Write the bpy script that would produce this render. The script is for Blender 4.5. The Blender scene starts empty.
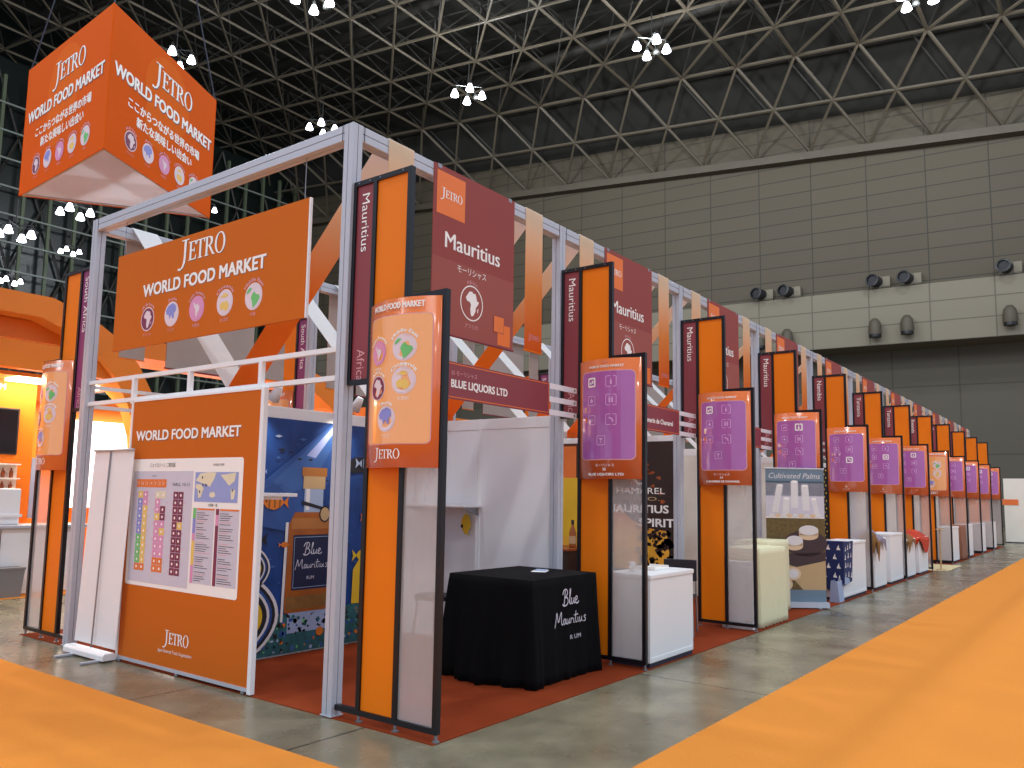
import bpy, math, random
from mathutils import Vector, Matrix
random.seed(7)
S = bpy.context.scene
COL = S.collection
PI = math.pi

# ------------------------------------------------------------------ materials
def lin(c):
    c /= 255.0
    return c/12.92 if c <= 0.04045 else ((c+0.055)/1.055)**2.4
def L3(rgb): return (lin(rgb[0]), lin(rgb[1]), lin(rgb[2]), 1.0)
MATS = {}
def mat(name, rgb=(128,128,128), rough=0.55, metal=0.0, var=0.06, scale=6.0, bump=0.0, emit=None, strength=0.0, coat=0.0, spec=0.5):
    """procedural principled material: base colour broken up a little by a noise"""
    if name in MATS: return MATS[name]
    m = bpy.data.materials.new(name); m.use_nodes = True
    nt = m.node_tree; N = nt.nodes; K = nt.links
    b = N['Principled BSDF']
    b.inputs['Roughness'].default_value = rough
    b.inputs['Metallic'].default_value = metal
    b.inputs['Coat Weight'].default_value = coat
    b.inputs['Specular IOR Level'].default_value = spec
    tc = N.new('ShaderNodeTexCoord'); nz = N.new('ShaderNodeTexNoise')
    nz.inputs['Scale'].default_value = scale; nz.inputs['Detail'].default_value = 3
    K.new(tc.outputs['Object'], nz.inputs['Vector'])
    mx = N.new('ShaderNodeMix'); mx.data_type = 'RGBA'
    c = L3(rgb)
    mx.inputs['A'].default_value = (c[0]*(1-var), c[1]*(1-var), c[2]*(1-var), 1)
    mx.inputs['B'].default_value = (min(1,c[0]*(1+var)), min(1,c[1]*(1+var)), min(1,c[2]*(1+var)), 1)
    K.new(nz.outputs['Fac'], mx.inputs['Factor'])
    K.new(mx.outputs['Result'], b.inputs['Base Color'])
    if bump:
        bp = N.new('ShaderNodeBump'); bp.inputs['Strength'].default_value = bump
        K.new(nz.outputs['Fac'], bp.inputs['Height']); K.new(bp.outputs['Normal'], b.inputs['Normal'])
    if emit:
        b.inputs['Emission Color'].default_value = L3(emit); b.inputs['Emission Strength'].default_value = strength
    MATS[name] = m
    return m
def gradient(name, stops, axis='Z', z0=0.0, z1=1.0, rough=0.6):
    m = mat(name, (200,120,60), rough)
    nt = m.node_tree; N = nt.nodes; K = nt.links; b = N['Principled BSDF']
    tc = N.new('ShaderNodeTexCoord'); sp = N.new('ShaderNodeSeparateXYZ'); mr = N.new('ShaderNodeMapRange'); cr = N.new('ShaderNodeValToRGB')
    K.new(tc.outputs['Object'], sp.inputs[0]); K.new(sp.outputs[axis], mr.inputs['Value'])
    mr.inputs['From Min'].default_value = z0; mr.inputs['From Max'].default_value = z1
    K.new(mr.outputs[0], cr.inputs[0])
    e = cr.color_ramp.elements
    e[0].position, e[0].color = stops[0][0], L3(stops[0][1])
    e[1].position, e[1].color = stops[-1][0], L3(stops[-1][1])
    for p, c in stops[1:-1]:
        q = e.new(p); q.color = L3(c)
    K.new(cr.outputs[0], b.inputs['Base Color'])
    return m

M = {}
M['alu'] = mat('brushed_aluminium', (188,191,200), 0.42, 0.12, 0.04, 20)
M['groove'] = mat('dark_groove', (40,42,60), 0.7)
M['white'] = mat('white_laminate', (238,238,238), 0.45, 0, 0.02, 3)
M['cream'] = mat('cream_wall_panel', (230,224,212), 0.55, 0, 0.03, 2)
M['black'] = mat('black_frame_metal', (18,18,24), 0.38, 0.2)
M['orange'] = mat('orange_panel', (238,124,8), 0.5, 0, 0.02, 3, spec=0.25)
M['maroon'] = mat('maroon_panel', (140,56,62), 0.5, 0, 0.03, 3)
M['plum'] = mat('plum_panel', (138,54,104), 0.5, 0, 0.03, 3)
M['maroon_cloth'] = mat('maroon_banner', (148,66,60), 0.75, 0, 0.03, 3)
M['maroon_pale'] = mat('maroon_banner_pale', (158,82,72), 0.75, 0, 0.03, 3)
M['border'] = mat('fascia_border', (238,120,40), 0.5)
M['sign_orange'] = mat('glossy_orange_print', (232,122,70), 0.17, 0, 0.03, 2, coat=0.6)
M['sign_pale'] = mat('glossy_orange_glare_print', (252,176,108), 0.17, 0, 0.05, 1.5, coat=0.6)  # sign orange made paler, lamp glare put into the colour
M['purple'] = mat('glossy_purple_print', (176,100,174), 0.17, 0, 0.2, 2.2, coat=0.6)
M['print_white'] = mat('white_print', (250,246,240), 0.5, 0, 0.01)
M['print_faint'] = mat('faint_lilac_print', (226,178,226), 0.4, 0, 0.02)
M['print_pink'] = mat('faint_pink_print', (222,160,165), 0.6, 0, 0.02)
M['shadow_print'] = mat('letter_edge_print', (110,80,90), 0.7)
M['banner_orange'] = mat('orange_banner_print', (204,104,28), 0.7, 0, 0.03, 1, spec=0.15)
M['cube_orange'] = mat('orange_fabric_print', (218,90,6), 0.75, 0, 0.05, 0.8, spec=0.12)
M['cube_circle'] = mat('lighter_orange_print', (222,102,20), 0.75, spec=0.12)
M['globe'] = mat('pale_globe_print', (232,212,218), 0.5)
M['g_maroon'] = mat('maroon_print', (126,44,78), 0.5)
M['g_blue'] = mat('blue_print', (140,144,212), 0.5)
M['g_pink'] = mat('pink_print', (224,150,190), 0.5)
M['g_yellow'] = mat('yellow_print', (238,200,104), 0.5)
M['g_green'] = mat('green_print', (112,196,112), 0.5)
M['g_grey'] = mat('pale_grey_print', (208,204,216), 0.5)
M['g_sea'] = mat('sea_blue_print', (150,164,216), 0.5)
M['g_cream'] = mat('cream_print', (232,222,190), 0.5)
M['g_black'] = mat('black_print', (30,28,34), 0.6)
M['g_orange'] = mat('orange_print', (234,122,50), 0.5)
M['g_red'] = mat('red_print', (160,50,40), 0.5)
M['cloth_black'] = mat('black_tablecloth', (6,6,8), 0.9, 0, 0.1, 30, spec=0.15)
M['cloth_cream'] = mat('pale_yellow_cloth', (228,222,182), 0.85, 0, 0.03, 5, bump=0.15)
M['board_back'] = mat('banner_reverse', (214,204,196), 0.7)
M['strap_white'] = mat('white_strap', (236,236,236), 0.7)
M['steel'] = mat('steel_fitting', (150,150,155), 0.35, 0.8)
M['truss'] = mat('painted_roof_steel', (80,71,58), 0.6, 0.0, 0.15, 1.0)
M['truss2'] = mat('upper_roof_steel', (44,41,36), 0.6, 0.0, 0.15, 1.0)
M['deck'] = mat('roof_deck', (30,28,24), 0.9, 0, 0.25, 0.3)
M['glass_dark'] = mat('night_glazing', (20,26,24), 0.3, 0, 0.3, 0.3)
M['mullion'] = mat('grey_green_mullion', (84,92,70), 0.6)
M['mullion_light'] = mat('pale_mullion', (124,130,122), 0.6)
M['lamp'] = mat('lit_lamp_bowl', (255,255,255), 0.4, emit=(236,240,255), strength=8.0)
M['lamp_house'] = mat('lamp_housing', (46,46,44), 0.5, 0.4)
M['navy'] = mat('navy_cloth', (30,44,96), 0.8)
M['red_cloth'] = mat('red_cloth', (196,56,24), 0.8, 0, 0.3, 8)
M['brown_cloth'] = mat('ochre_brown_cloth', (136,92,40), 0.8, 0, 0.35, 12)
M['brown_drape'] = mat('tan_drape', (150,100,76), 0.8, 0, 0.15, 6)
M['grey_cloth'] = mat('grey_lilac_cloth', (140,130,148), 0.8, 0, 0.3, 12)
M['yellow'] = mat('yellow_paint', (236,190,40), 0.5)
M['booth_orange'] = mat('booth_orange_paint', (232,124,18), 0.5, 0, 0.03, 1)
M['booth_soffit'] = mat('booth_orange_paint_lit', (252,176,84), 0.5, 0, 0.03, 1)  # brighter copy of the booth orange: lit undersides put into the colour
M['light_box'] = mat('booth_light_box', (255,250,235), 0.5, emit=(255,236,200), strength=9.0)
M['light_white'] = mat('white_wall_glow', (255,255,255), 0.5, emit=(240,244,255), strength=1.6)  # emission stands in for a brightly lit white wall
M['grey_bin'] = mat('grey_plastic', (130,128,128), 0.5)
M['screen'] = mat('black_screen', (16,14,20), 0.15)
M['grad'] = gradient('cream_to_orange_ribbon', [(0,(232,112,24)),(0.45,(240,166,86)),(1,(250,234,206))], 'Z', 3.07, 4.53)
M['grad_strap'] = gradient('cream_to_orange_strap', [(0,(250,140,30)),(0.45,(246,160,60)),(0.78,(246,222,196)),(1,(246,236,234))], 'Z', 2.5, 4.53)
M['fish_orange'] = mat('fish_orange_print', (222,120,30), 0.5)
M['sea'] = mat('deep_sea_print', (32,66,130), 0.35, 0, 0.55, 3.0, spec=0.4)
M['sea_light'] = mat('light_ray_print', (58,96,160), 0.35, 0, 0.3, 4)
M['sea_mid'] = mat('mid_sea_print', (44,80,146), 0.35, 0, 0.3, 4)
M['reef'] = mat('reef_print', (40,96,100), 0.5, 0, 0.7, 14)
M['rum'] = mat('amber_bottle_print', (164,88,26), 0.4, 0, 0.35, 5)
M['bottle_label'] = mat('dark_blue_label_print', (22,28,64), 0.5)
M['neck'] = mat('pale_bottle_neck_print', (160,176,206), 0.5)
M['cork'] = mat('cork_print', (176,112,52), 0.5)
M['poster_dark'] = mat('dark_brown_print', (44,24,16), 0.45)
M['poster_ember'] = mat('ember_print', (150,70,20), 0.45, 0, 0.5, 12)
M['sunset'] = gradient('sunset_print', [(0,(228,150,30)),(0.5,(240,176,50)),(0.8,(190,96,24)),(1,(90,44,18))], 'Z', 0.4, 1.7)
M['veg'] = mat('leafy_food_print', (104,84,40), 0.5, 0, 0.6, 22)
M['palm'] = mat('palm_heart_print', (226,222,222), 0.5)
M['slice'] = mat('palm_slice_print', (226,196,160), 0.5)
M['blue_grey'] = mat('blue_grey_print', (110,132,150), 0.5)
M['plate'] = mat('dark_plate_print', (64,46,50), 0.5)
M['tan'] = mat('tan_print', (196,164,120), 0.5)

def thin(m, f=0.45):
    nt = m.node_tree; N = nt.nodes; K = nt.links; b = N['Principled BSDF']; o = N['Material Output']
    t = N.new('ShaderNodeBsdfTranslucent'); x = N.new('ShaderNodeMixShader'); x.inputs[0].default_value = f
    K.new(b.inputs['Base Color'].links[0].from_socket, t.inputs[0])
    K.new(b.outputs[0], x.inputs[1]); K.new(t.outputs[0], x.inputs[2]); K.new(x.outputs[0], o.inputs[0])
for k_ in ('grad','grad_strap','strap_white','board_back'): thin(M[k_])
def m_clear():
    m = bpy.data.materials.new('frosted_clear_panel'); m.use_nodes = True
    nt = m.node_tree; N = nt.nodes; K = nt.links
    for n in list(N): N.remove(n)
    o = N.new('ShaderNodeOutputMaterial'); t = N.new('ShaderNodeBsdfTransparent'); d = N.new('ShaderNodeBsdfPrincipled')
    nz = N.new('ShaderNodeTexNoise'); nz.inputs['Scale'].default_value = 1.5
    d.inputs['Base Color'].default_value = L3((214,206,202)); d.inputs['Roughness'].default_value = 0.3
    mr = N.new('ShaderNodeMapRange'); mr.inputs['To Min'].default_value = 0.30; mr.inputs['To Max'].default_value = 0.42
    K.new(nz.outputs['Fac'], mr.inputs['Value'])
    x = N.new('ShaderNodeMixShader'); K.new(mr.outputs[0], x.inputs[0]); K.new(t.outputs[0], x.inputs[1]); K.new(d.outputs[0], x.inputs[2])
    K.new(x.outputs[0], o.inputs[0]); return m
M['clear'] = m_clear()

def m_concrete():
    m = mat('polished_concrete', (150,146,130), 0.32)
    nt = m.node_tree; N = nt.nodes; K = nt.links; b = N['Principled BSDF']
    tc = N.new('ShaderNodeTexCoord')
    n1 = N.new('ShaderNodeTexNoise'); n1.inputs['Scale'].default_value = 0.9; n1.inputs['Detail'].default_value = 8; n1.inputs['Roughness'].default_value = 0.65
    K.new(tc.outputs['Object'], n1.inputs['Vector'])
    cr = N.new('ShaderNodeValToRGB'); e = cr.color_ramp.elements
    e[0].position = 0.32; e[0].color = L3((100,92,72)); e[1].position = 0.68; e[1].color = L3((152,142,116))
    K.new(n1.outputs['Fac'], cr.inputs[0])
    br = N.new('ShaderNodeTexBrick'); br.offset = 0.5; br.inputs['Scale'].default_value = 1.0
    br.inputs['Brick Width'].default_value = 4.2; br.inputs['Row Height'].default_value = 1.9; br.inputs['Mortar Size'].default_value = 0.012
    br.inputs['Color1'].default_value = (1,1,1,1); br.inputs['Color2'].default_value = (0.72,0.74,0.78,1); br.inputs['Mortar'].default_value = (0.3,0.3,0.3,1)
    mp = N.new('ShaderNodeMapping'); mp.inputs['Location'].default_value = (1.3,0.35,0)
    K.new(tc.outputs['Object'], mp.inputs[0]); K.new(mp.outputs[0], br.inputs['Vector'])
    mx = N.new('ShaderNodeMix'); mx.data_type = 'RGBA'; mx.blend_type = 'MULTIPLY'; mx.inputs['Factor'].default_value = 1
    K.new(cr.outputs[0], mx.inputs['A']); K.new(br.outputs['Color'], mx.inputs['B'])
    K.new(mx.outputs['Result'], b.inputs['Base Color'])
    n2 = N.new('ShaderNodeTexNoise'); n2.inputs['Scale'].default_value = 2.2; n2.inputs['Detail'].default_value = 5
    K.new(tc.outputs['Object'], n2.inputs['Vector'])
    mr = N.new('ShaderNodeMapRange'); mr.inputs['To Min'].default_value = 0.12; mr.inputs['To Max'].default_value = 0.45
    K.new(n2.outputs['Fac'], mr.inputs['Value']); K.new(mr.outputs[0], b.inputs['Roughness'])
    return m
def m_trans():
    m = mat('thin_white_fabric', (250,251,255), 0.8); nt = m.node_tree; N = nt.nodes; K = nt.links
    b = N['Principled BSDF']; o = N['Material Output']; t = N.new('ShaderNodeBsdfTranslucent'); t.inputs[0].default_value = (0.97,0.98,1.0,1)
    x = N.new('ShaderNodeMixShader'); x.inputs[0].default_value = 0.88
    K.new(b.outputs[0], x.inputs[1]); K.new(t.outputs[0], x.inputs[2]); K.new(x.outputs[0], o.inputs[0]); return m
M['thin_white'] = m_trans()
M['concrete'] = m_concrete()
def m_panels(name, rgb, w, h, dark=0.45, var=0.08, ox=0.0, oz=0.0, half=True):
    """wall cladding: joints from a brick texture on (object x, object z)"""
    m = mat(name, rgb, 0.7)
    nt = m.node_tree; N = nt.nodes; K = nt.links; b = N['Principled BSDF']
    tc = N.new('ShaderNodeTexCoord'); sp = N.new('ShaderNodeSeparateXYZ'); cb = N.new('ShaderNodeCombineXYZ')
    K.new(tc.outputs['Object'], sp.inputs[0])
    ax = N.new('ShaderNodeMath'); ax.inputs[1].default_value = ox; az = N.new('ShaderNodeMath'); az.inputs[1].default_value = oz
    K.new(sp.outputs['X'], ax.inputs[0]); K.new(sp.outputs['Z'], az.inputs[0])
    K.new(ax.outputs[0], cb.inputs['X']); K.new(az.outputs[0], cb.inputs['Y'])
    br = N.new('ShaderNodeTexBrick'); br.offset = 0; br.inputs['Scale'].default_value = 1
    br.inputs['Brick Width'].default_value = w; br.inputs['Row Height'].default_value = h; br.inputs['Mortar Size'].default_value = 0.05
    br.inputs['Mortar Smooth'].default_value = 0.2
    c = L3(rgb)
    br.inputs['Color1'].default_value = (c[0]*(1+var), c[1]*(1+var), c[2]*(1+var), 1)
    br.inputs['Color2'].default_value = (c[0]*(1-var), c[1]*(1-var), c[2]*(1-var), 1)
    br.inputs['Mortar'].default_value = (c[0]*dark, c[1]*dark, c[2]*dark, 1)
    K.new(cb.outputs[0], br.inputs['Vector']); K.new(br.outputs['Color'], b.inputs['Base Color'])
    return m
M['clad'] = m_panels('brown_wall_cladding', (78,69,54), 4.07, 1.2, 0.45, 0.05, 3.6, 0)
M['band'] = m_panels('pale_wall_band', (122,114,98), 4.07, 1.47, 0.55, 0.02, 3.6, -13.3)
M['lowclad'] = m_panels('grey_lower_cladding', (84,78,66), 4.5, 5.2, 0.6, 0.04, 4.2, 0)
M['carpet_orange'] = mat('orange_carpet', (224,140,58), 0.95, 0, 0.10, 90, bump=0.3, spec=0.1)
M['carpet_red'] = mat('rust_red_carpet', (134,54,24), 0.95, 0, 0.12, 60, bump=0.3, spec=0.1)
M['carpet_sand'] = mat('sand_mat', (206,190,150), 0.95, 0, 0.1, 40, spec=0.1)

# ------------------------------------------------------------------ mesh helpers
class MB:
    def __init__(s): s.v, s.f, s.m, s.mats = [], [], [], []
    def _mi(s, m):
        if m is None: return 0
        if m not in s.mats: s.mats.append(m)
        return s.mats.index(m)
    def add(s, verts, faces, m=None):
        o = len(s.v); i = s._mi(m)
        s.v += [tuple(v) for v in verts]
        for f in faces: s.f.append([a+o for a in f]); s.m.append(i)
        return s
    def box(s, a, b, m=None):
        x0,y0,z0 = a; x1,y1,z1 = b
        x0,x1 = min(x0,x1),max(x0,x1); y0,y1 = min(y0,y1),max(y0,y1); z0,z1 = min(z0,z1),max(z0,z1)
        return s.add([(x0,y0,z0),(x1,y0,z0),(x1,y1,z0),(x0,y1,z0),(x0,y0,z1),(x1,y0,z1),(x1,y1,z1),(x0,y1,z1)],
              [(0,3,2,1),(4,5,6,7),(0,1,5,4),(1,2,6,5),(2,3,7,6),(3,0,4,7)], m)
    def tube(s, p, q, r, n=8, r2=None, m=None, caps=True):
        p, q = Vector(p), Vector(q); d = (q-p)
        if d.length < 1e-9: return s
        d.normalize(); a = Vector((0,0,1)) if abs(d.z) < 0.9 else Vector((1,0,0))
        u = d.cross(a).normalized(); w = d.cross(u); r2 = r if r2 is None else r2
        vs = []
        for k in range(n):
            t = 2*PI*(k+0.5)/n; e = u*math.cos(t)+w*math.sin(t)
            vs.append(p+e*r)
        for k in range(n):
            t = 2*PI*(k+0.5)/n; e = u*math.cos(t)+w*math.sin(t)
            vs.append(q+e*r2)
        fs = [(k, k+n, (k+1)%n+n, (k+1)%n) for k in range(n)]
        if caps: fs += [tuple(range(n)), tuple(range(2*n-1, n-1, -1))]
        return s.add(vs, fs, m)
    def lathe(s, prof, c=(0,0,0), n=16, m=None):
        vs = []
        for r, z in prof:
            for k in range(n):
                t = 2*PI*k/n; vs.append((c[0]+r*math.cos(t), c[1]+r*math.sin(t), c[2]+z))
        fs = []
        for i in range(len(prof)-1):
            for k in range(n):
                a = i*n+k; b = i*n+(k+1)%n
                fs.append((a, b, b+n, a+n))
        return s.add(vs, fs, m)
    def extrude(s, poly, fn, t0, t1, m=None):
        """poly: 2-D outline, fn(u,v,t)->3-D"""
        n = len(poly)
        vs = [fn(u,v,t0) for u,v in poly]+[fn(u,v,t1) for u,v in poly]
        fs = [tuple(range(n-1,-1,-1)), tuple(range(n,2*n))]+[(k,(k+1)%n,(k+1)%n+n,k+n) for k in range(n)]
        return s.add(vs, fs, m)
    def mesh(s, name, m=None, smooth=False):
        me = bpy.data.meshes.new(name); me.from_pydata(s.v, [], s.f)
        ms = s.mats if s.mats else [m]
        for x in ms: me.materials.append(x)
        if s.mats:
            for p, i in zip(me.polygons, s.m): p.material_index = i
        if smooth:
            for p in me.polygons: p.use_smooth = True
        me.update(); return me
    def build(s, name, m=None, parent=None, smooth=False, bevel=0.0):
        return link(name, s.mesh(name, m, smooth), parent, bevel)
def link(name, me, parent=None, bevel=0.0):
    o = bpy.data.objects.new(name, me); COL.objects.link(o)
    if parent: o.parent = parent
    if bevel:
        b = o.modifiers.new('bevel','BEVEL'); b.width = bevel; b.segments = 2; b.limit_method = 'ANGLE'
    return o
def tag(o, label=None, cat=None, group=None, kind=None):
    if label: o['label'] = label
    if cat: o['category'] = cat
    if group: o['group'] = group
    if kind: o['kind'] = kind
    return o
def thing(name, label, cat, loc=(0,0,0), rz=0.0, group=None):
    o = bpy.data.objects.new(name, None); COL.objects.link(o)
    o.empty_display_size = 0.1
    o.location = loc; o.rotation_euler = (0,0,rz)
    return tag(o, label, cat, group)
def copy_tree(o, parent=None):
    c = o.copy(); COL.objects.link(c); c.parent = parent
    for ch in o.children: copy_tree(ch, c)
    return c
def box(name, a, b, m, parent=None, bevel=0.0): return MB().box(a,b).build(name, m, parent, bevel=bevel)

# ------------------------------------------------------------------ printed artwork
_TX = {}
def textmesh(body, bold=0.0, shear=0.0):
    k = (body, bold, shear)
    if k in _TX: return _TX[k]
    c = bpy.data.curves.new('lettering','FONT'); c.body = body; c.offset = bold; c.shear = shear; c.resolution_u = 3
    o = bpy.data.objects.new('lettering', c); COL.objects.link(o)
    dg = bpy.context.evaluated_depsgraph_get()
    me = bpy.data.meshes.new_from_object(o.evaluated_get(dg))
    vs = [(v.co.x, v.co.y) for v in me.vertices]; fs = [tuple(p.vertices) for p in me.polygons]
    bpy.data.objects.remove(o); bpy.data.curves.remove(c); bpy.data.meshes.remove(me)
    _TX[k] = (vs, fs, min(v[0] for v in vs), max(v[0] for v in vs), min(v[1] for v in vs), max(v[1] for v in vs))
    return _TX[k]
class Art:
    """flat printed shapes in (u right, v up, h layer)"""
    def __init__(s): s.v, s.f, s.m, s.mats = [], [], [], []
    def add(s, pts, faces, m, h):
        if m not in s.mats: s.mats.append(m)
        i = s.mats.index(m); o = len(s.v)
        s.v += [(p[0], p[1], h) for p in pts]
        for f in faces: s.f.append([a+o for a in f]); s.m.append(i)
        return s
    def poly(s, pts, m, h=1): return s.add(pts, [tuple(range(len(pts)))], m, h)
    def rect(s, x0, y0, x1, y1, m, h=1, nx=1):
        p = [(x0+(x1-x0)*k/nx, y0) for k in range(nx+1)]+[(x0+(x1-x0)*k/nx, y1) for k in range(nx+1)]
        return s.add(p, [(k,k+1,k+nx+2,k+nx+1) for k in range(nx)], m, h)
    def rrect(s, x0, y0, x1, y1, r, m, h=1, n=12):
        """rounded rectangle in vertical strips so that it can follow a curved surface"""
        xs = sorted(set([x0+r*(1-math.cos(PI/2*k/4)) for k in range(5)]+[x1-r*(1-math.cos(PI/2*k/4)) for k in range(5)]+[x0+r+(x1-x0-2*r)*k/n for k in range(n+1)]))
        lo, hi = [], []
        for x in xs:
            d = max(0, x0+r-x, x-(x1-r)); c = r-math.sqrt(max(0, r*r-d*d))
            lo.append((x, y0+c)); hi.append((x, y1-c))
        k = len(xs)
        return s.add(lo+hi, [(i,i+1,i+1+k,i+k) for i in range(k-1)], m, h)
    def ell(s, cx, cy, rx, ry, m, h=1, n=24): return s.poly([(cx+rx*math.cos(2*PI*k/n), cy+ry*math.sin(2*PI*k/n)) for k in range(n)], m, h)
    def ring(s, cx, cy, rx, ry, qx, qy, m, h=1, n=28, dx=0):
        a = [(cx+rx*math.cos(2*PI*k/n), cy+ry*math.sin(2*PI*k/n)) for k in range(n)]
        b = [(cx+dx+qx*math.cos(2*PI*k/n), cy+qy*math.sin(2*PI*k/n)) for k in range(n)]
        return s.add(a+b, [(k,(k+1)%n,(k+1)%n+n,k+n) for k in range(n)], m, h)
    def sqring(s, cx, cy, w, r, t, m, h=1):
        def path(w, r):
            p = []
            for (sx, sy, a0) in ((1,1,0),(-1,1,90),(-1,-1,180),(1,-1,270)):
                for k in range(5):
                    a = math.radians(a0+22.5*k); p.append((cx+sx*(w-r)+r*math.cos(a), cy+sy*(w-r)+r*math.sin(a)))
            return p
        a, b = path(w, r), path(w-t, max(r-t, 0.001)); n = len(a)
        return s.add(a+b, [(k,(k+1)%n,(k+1)%n+n,k+n) for k in range(n)], m, h)
    def text(s, body, x, y, cap, m, h=1, width=None, align='L', bold=0.0, shear=0.0, rot=0.0, arc=None):
        if bold >= 0.02:
            d = cap*0.05
            for i, (dd, ee) in enumerate(((-d,-d*0.6),(d,-d*0.6),(-d,d*0.6),(d,d*0.6))):
                s.text(body, x+dd, y+ee, cap, m, h+0.08*i, width=(width-2*d) if width else None, align=align, bold=0.0, shear=shear, rot=rot, arc=arc)
            bold = 0.0; h = h+0.35
            if width: width -= 2*d
        else: bold = 0.0
        vs, fs, a, b, lo, hi = textmesh(body, bold, shear)
        capu = 0.72; k = cap/capu; kx = k if width is None else width/(b-a)
        W = (b-a)*kx; off = {'L':0,'C':-W/2,'R':-W}[align]; out = []
        for (u, v) in vs:
            U, V = (u-a)*kx+off, v*k
            if arc:                                # bend round a circle of radius arc about (x, y)
                t = -U/arc; R_ = arc+V
                out.append((x+R_*math.sin(-t), y+R_*math.cos(t)))
            else:
                c_, s_ = math.cos(rot), math.sin(rot)
                out.append((x+U*c_-V*s_, y+U*s_+V*c_))
        return s.add(out, fs, m, h)
    def build(s, name, fn, parent, step=0.0012):
        me = bpy.data.meshes.new(name)
        me.from_pydata([tuple(fn(u, v, h*step)) for u, v, h in s.v], [], s.f)
        for m in s.mats: me.materials.append(m)
        for p, i in zip(me.polygons, s.m): p.material_index = i
        me.update()
        return link(name, me, parent)

def jetro(A, cx, cy, w, m, h=2):
    """the serif wordmark, w wide, capital line from cy to cy+0.42w"""
    k = w/2.75; x0 = cx-w/2
    q = k*0.74; P = lambda pts, dx: A.poly([(x0+(x+dx)*k, cy+y*q) for x, y in pts], m, h)
    # J with a long tail
    P([(0.12,1.20),(0.62,1.20),(0.62,1.14),(0.12,1.14)], 0)
    P([(0.30,1.14),(0.46,1.14),(0.44,0.25),(0.30,0.25)], 0)
    P([(0.30,0.25),(0.44,0.25),(0.41,-0.05),(0.28,-0.3),(0.1,-0.42),(-0.06,-0.4),(-0.08,-0.3),(0.02,-0.27),(0.1,-0.33),(0.2,-0.22),(0.27,0.0)], 0)
    # E
    P([(0.0,0),(0.0,0.05),(0.07,0.05),(0.07,0.95),(0.0,0.95),(0.0,1.0),(0.48,1.0),(0.48,0.78),(0.44,0.78),(0.40,0.94),(0.20,0.94),(0.20,0.55),(0.34,0.55),(0.37,0.65),(0.40,0.65),(0.40,0.38),(0.37,0.38),(0.34,0.48),(0.20,0.48),(0.20,0.06),(0.42,0.06),(0.48,0.24),(0.52,0.24),(0.50,0)], 0.62)
    # T
    P([(0.14,0),(0.14,0.05),(0.21,0.05),(0.21,0.94),(0.08,0.94),(0.03,0.78),(-0.01,0.78),(0.0,1.0),(0.56,1.0),(0.57,0.78),(0.53,0.78),(0.48,0.94),(0.34,0.94),(0.34,0.05),(0.42,0.05),(0.42,0)], 1.12)
    # R
    P([(0.0,0),(0.0,0.05),(0.07,0.05),(0.07,0.95),(0.0,0.95),(0.0,1.0),(0.20,1.0),(0.20,0.05),(0.27,0.05),(0.27,0)], 1.68)
    P([(0.20,1.0),(0.38,0.99),(0.50,0.9),(0.52,0.72),(0.47,0.57),(0.36,0.5),(0.20,0.48),(0.20,0.54),(0.30,0.56),(0.37,0.64),(0.38,0.76),(0.35,0.88),(0.28,0.94),(0.20,0.94)], 1.68)
    P([(0.24,0.50),(0.37,0.50),(0.62,0.05),(0.68,0.04),(0.68,0),(0.52,0)], 1.68)
    # O
    A.ring(x0+2.66*k, cy+0.52*q, 0.33*k, 0.56*q, 0.21*k, 0.50*q, m, h)

SCRIPT = {'Blue': (2.1, [[(0.12,0.0),(0.25,0.5),(0.36,1.0)],[(0.0,0.72),(0.18,1.0),(0.5,1.06),(0.64,0.86),(0.5,0.62),(0.25,0.52)],[(0.25,0.52),(0.6,0.46),(0.66,0.2),(0.45,0.0),(0.1,-0.04),(-0.06,0.1)],
    [(0.8,0.1),(0.95,0.55),(1.08,1.0),(0.98,0.98),(0.9,0.4),(0.92,0.05),(1.08,0.08)],[(1.15,0.45),(1.12,0.15),(1.22,0.03),(1.4,0.2),(1.5,0.45),(1.46,0.1),(1.62,0.08)],[(1.65,0.22),(1.85,0.3),(1.9,0.45),(1.76,0.5),(1.66,0.3),(1.7,0.06),(1.9,0.02),(2.1,0.16)]]),
  'Mauritius': (4.75, [[(-0.05,-0.1),(0.15,0.5),(0.3,1.0),(0.4,0.45),(0.5,0.3),(0.75,0.75),(0.95,1.0),(0.9,0.4),(0.98,0.05),(1.12,0.08)],[(1.5,0.4),(1.33,0.44),(1.2,0.2),(1.3,0.03),(1.46,0.2),(1.54,0.42),(1.52,0.08),(1.66,0.08)],
    [(1.74,0.44),(1.7,0.15),(1.8,0.03),(1.98,0.2),(2.08,0.44),(2.04,0.1),(2.18,0.08)],[(2.26,0.05),(2.32,0.42),(2.42,0.36),(2.56,0.44)],[(2.72,0.42),(2.7,0.1),(2.82,0.06)],[(2.74,0.62),(2.77,0.66)],[(3.1,0.95),(3.0,0.4),(3.04,0.06),(3.18,0.1)],[(2.86,0.6),(3.35,0.66)],
    [(3.36,0.42),(3.34,0.1),(3.46,0.06)],[(3.38,0.62),(3.41,0.66)],[(3.62,0.44),(3.58,0.15),(3.68,0.03),(3.86,0.2),(3.96,0.44),(3.92,0.1),(4.06,0.08)],[(4.6,0.42),(4.4,0.46),(4.32,0.34),(4.5,0.22),(4.46,0.06),(4.2,0.02)]])}
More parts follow.
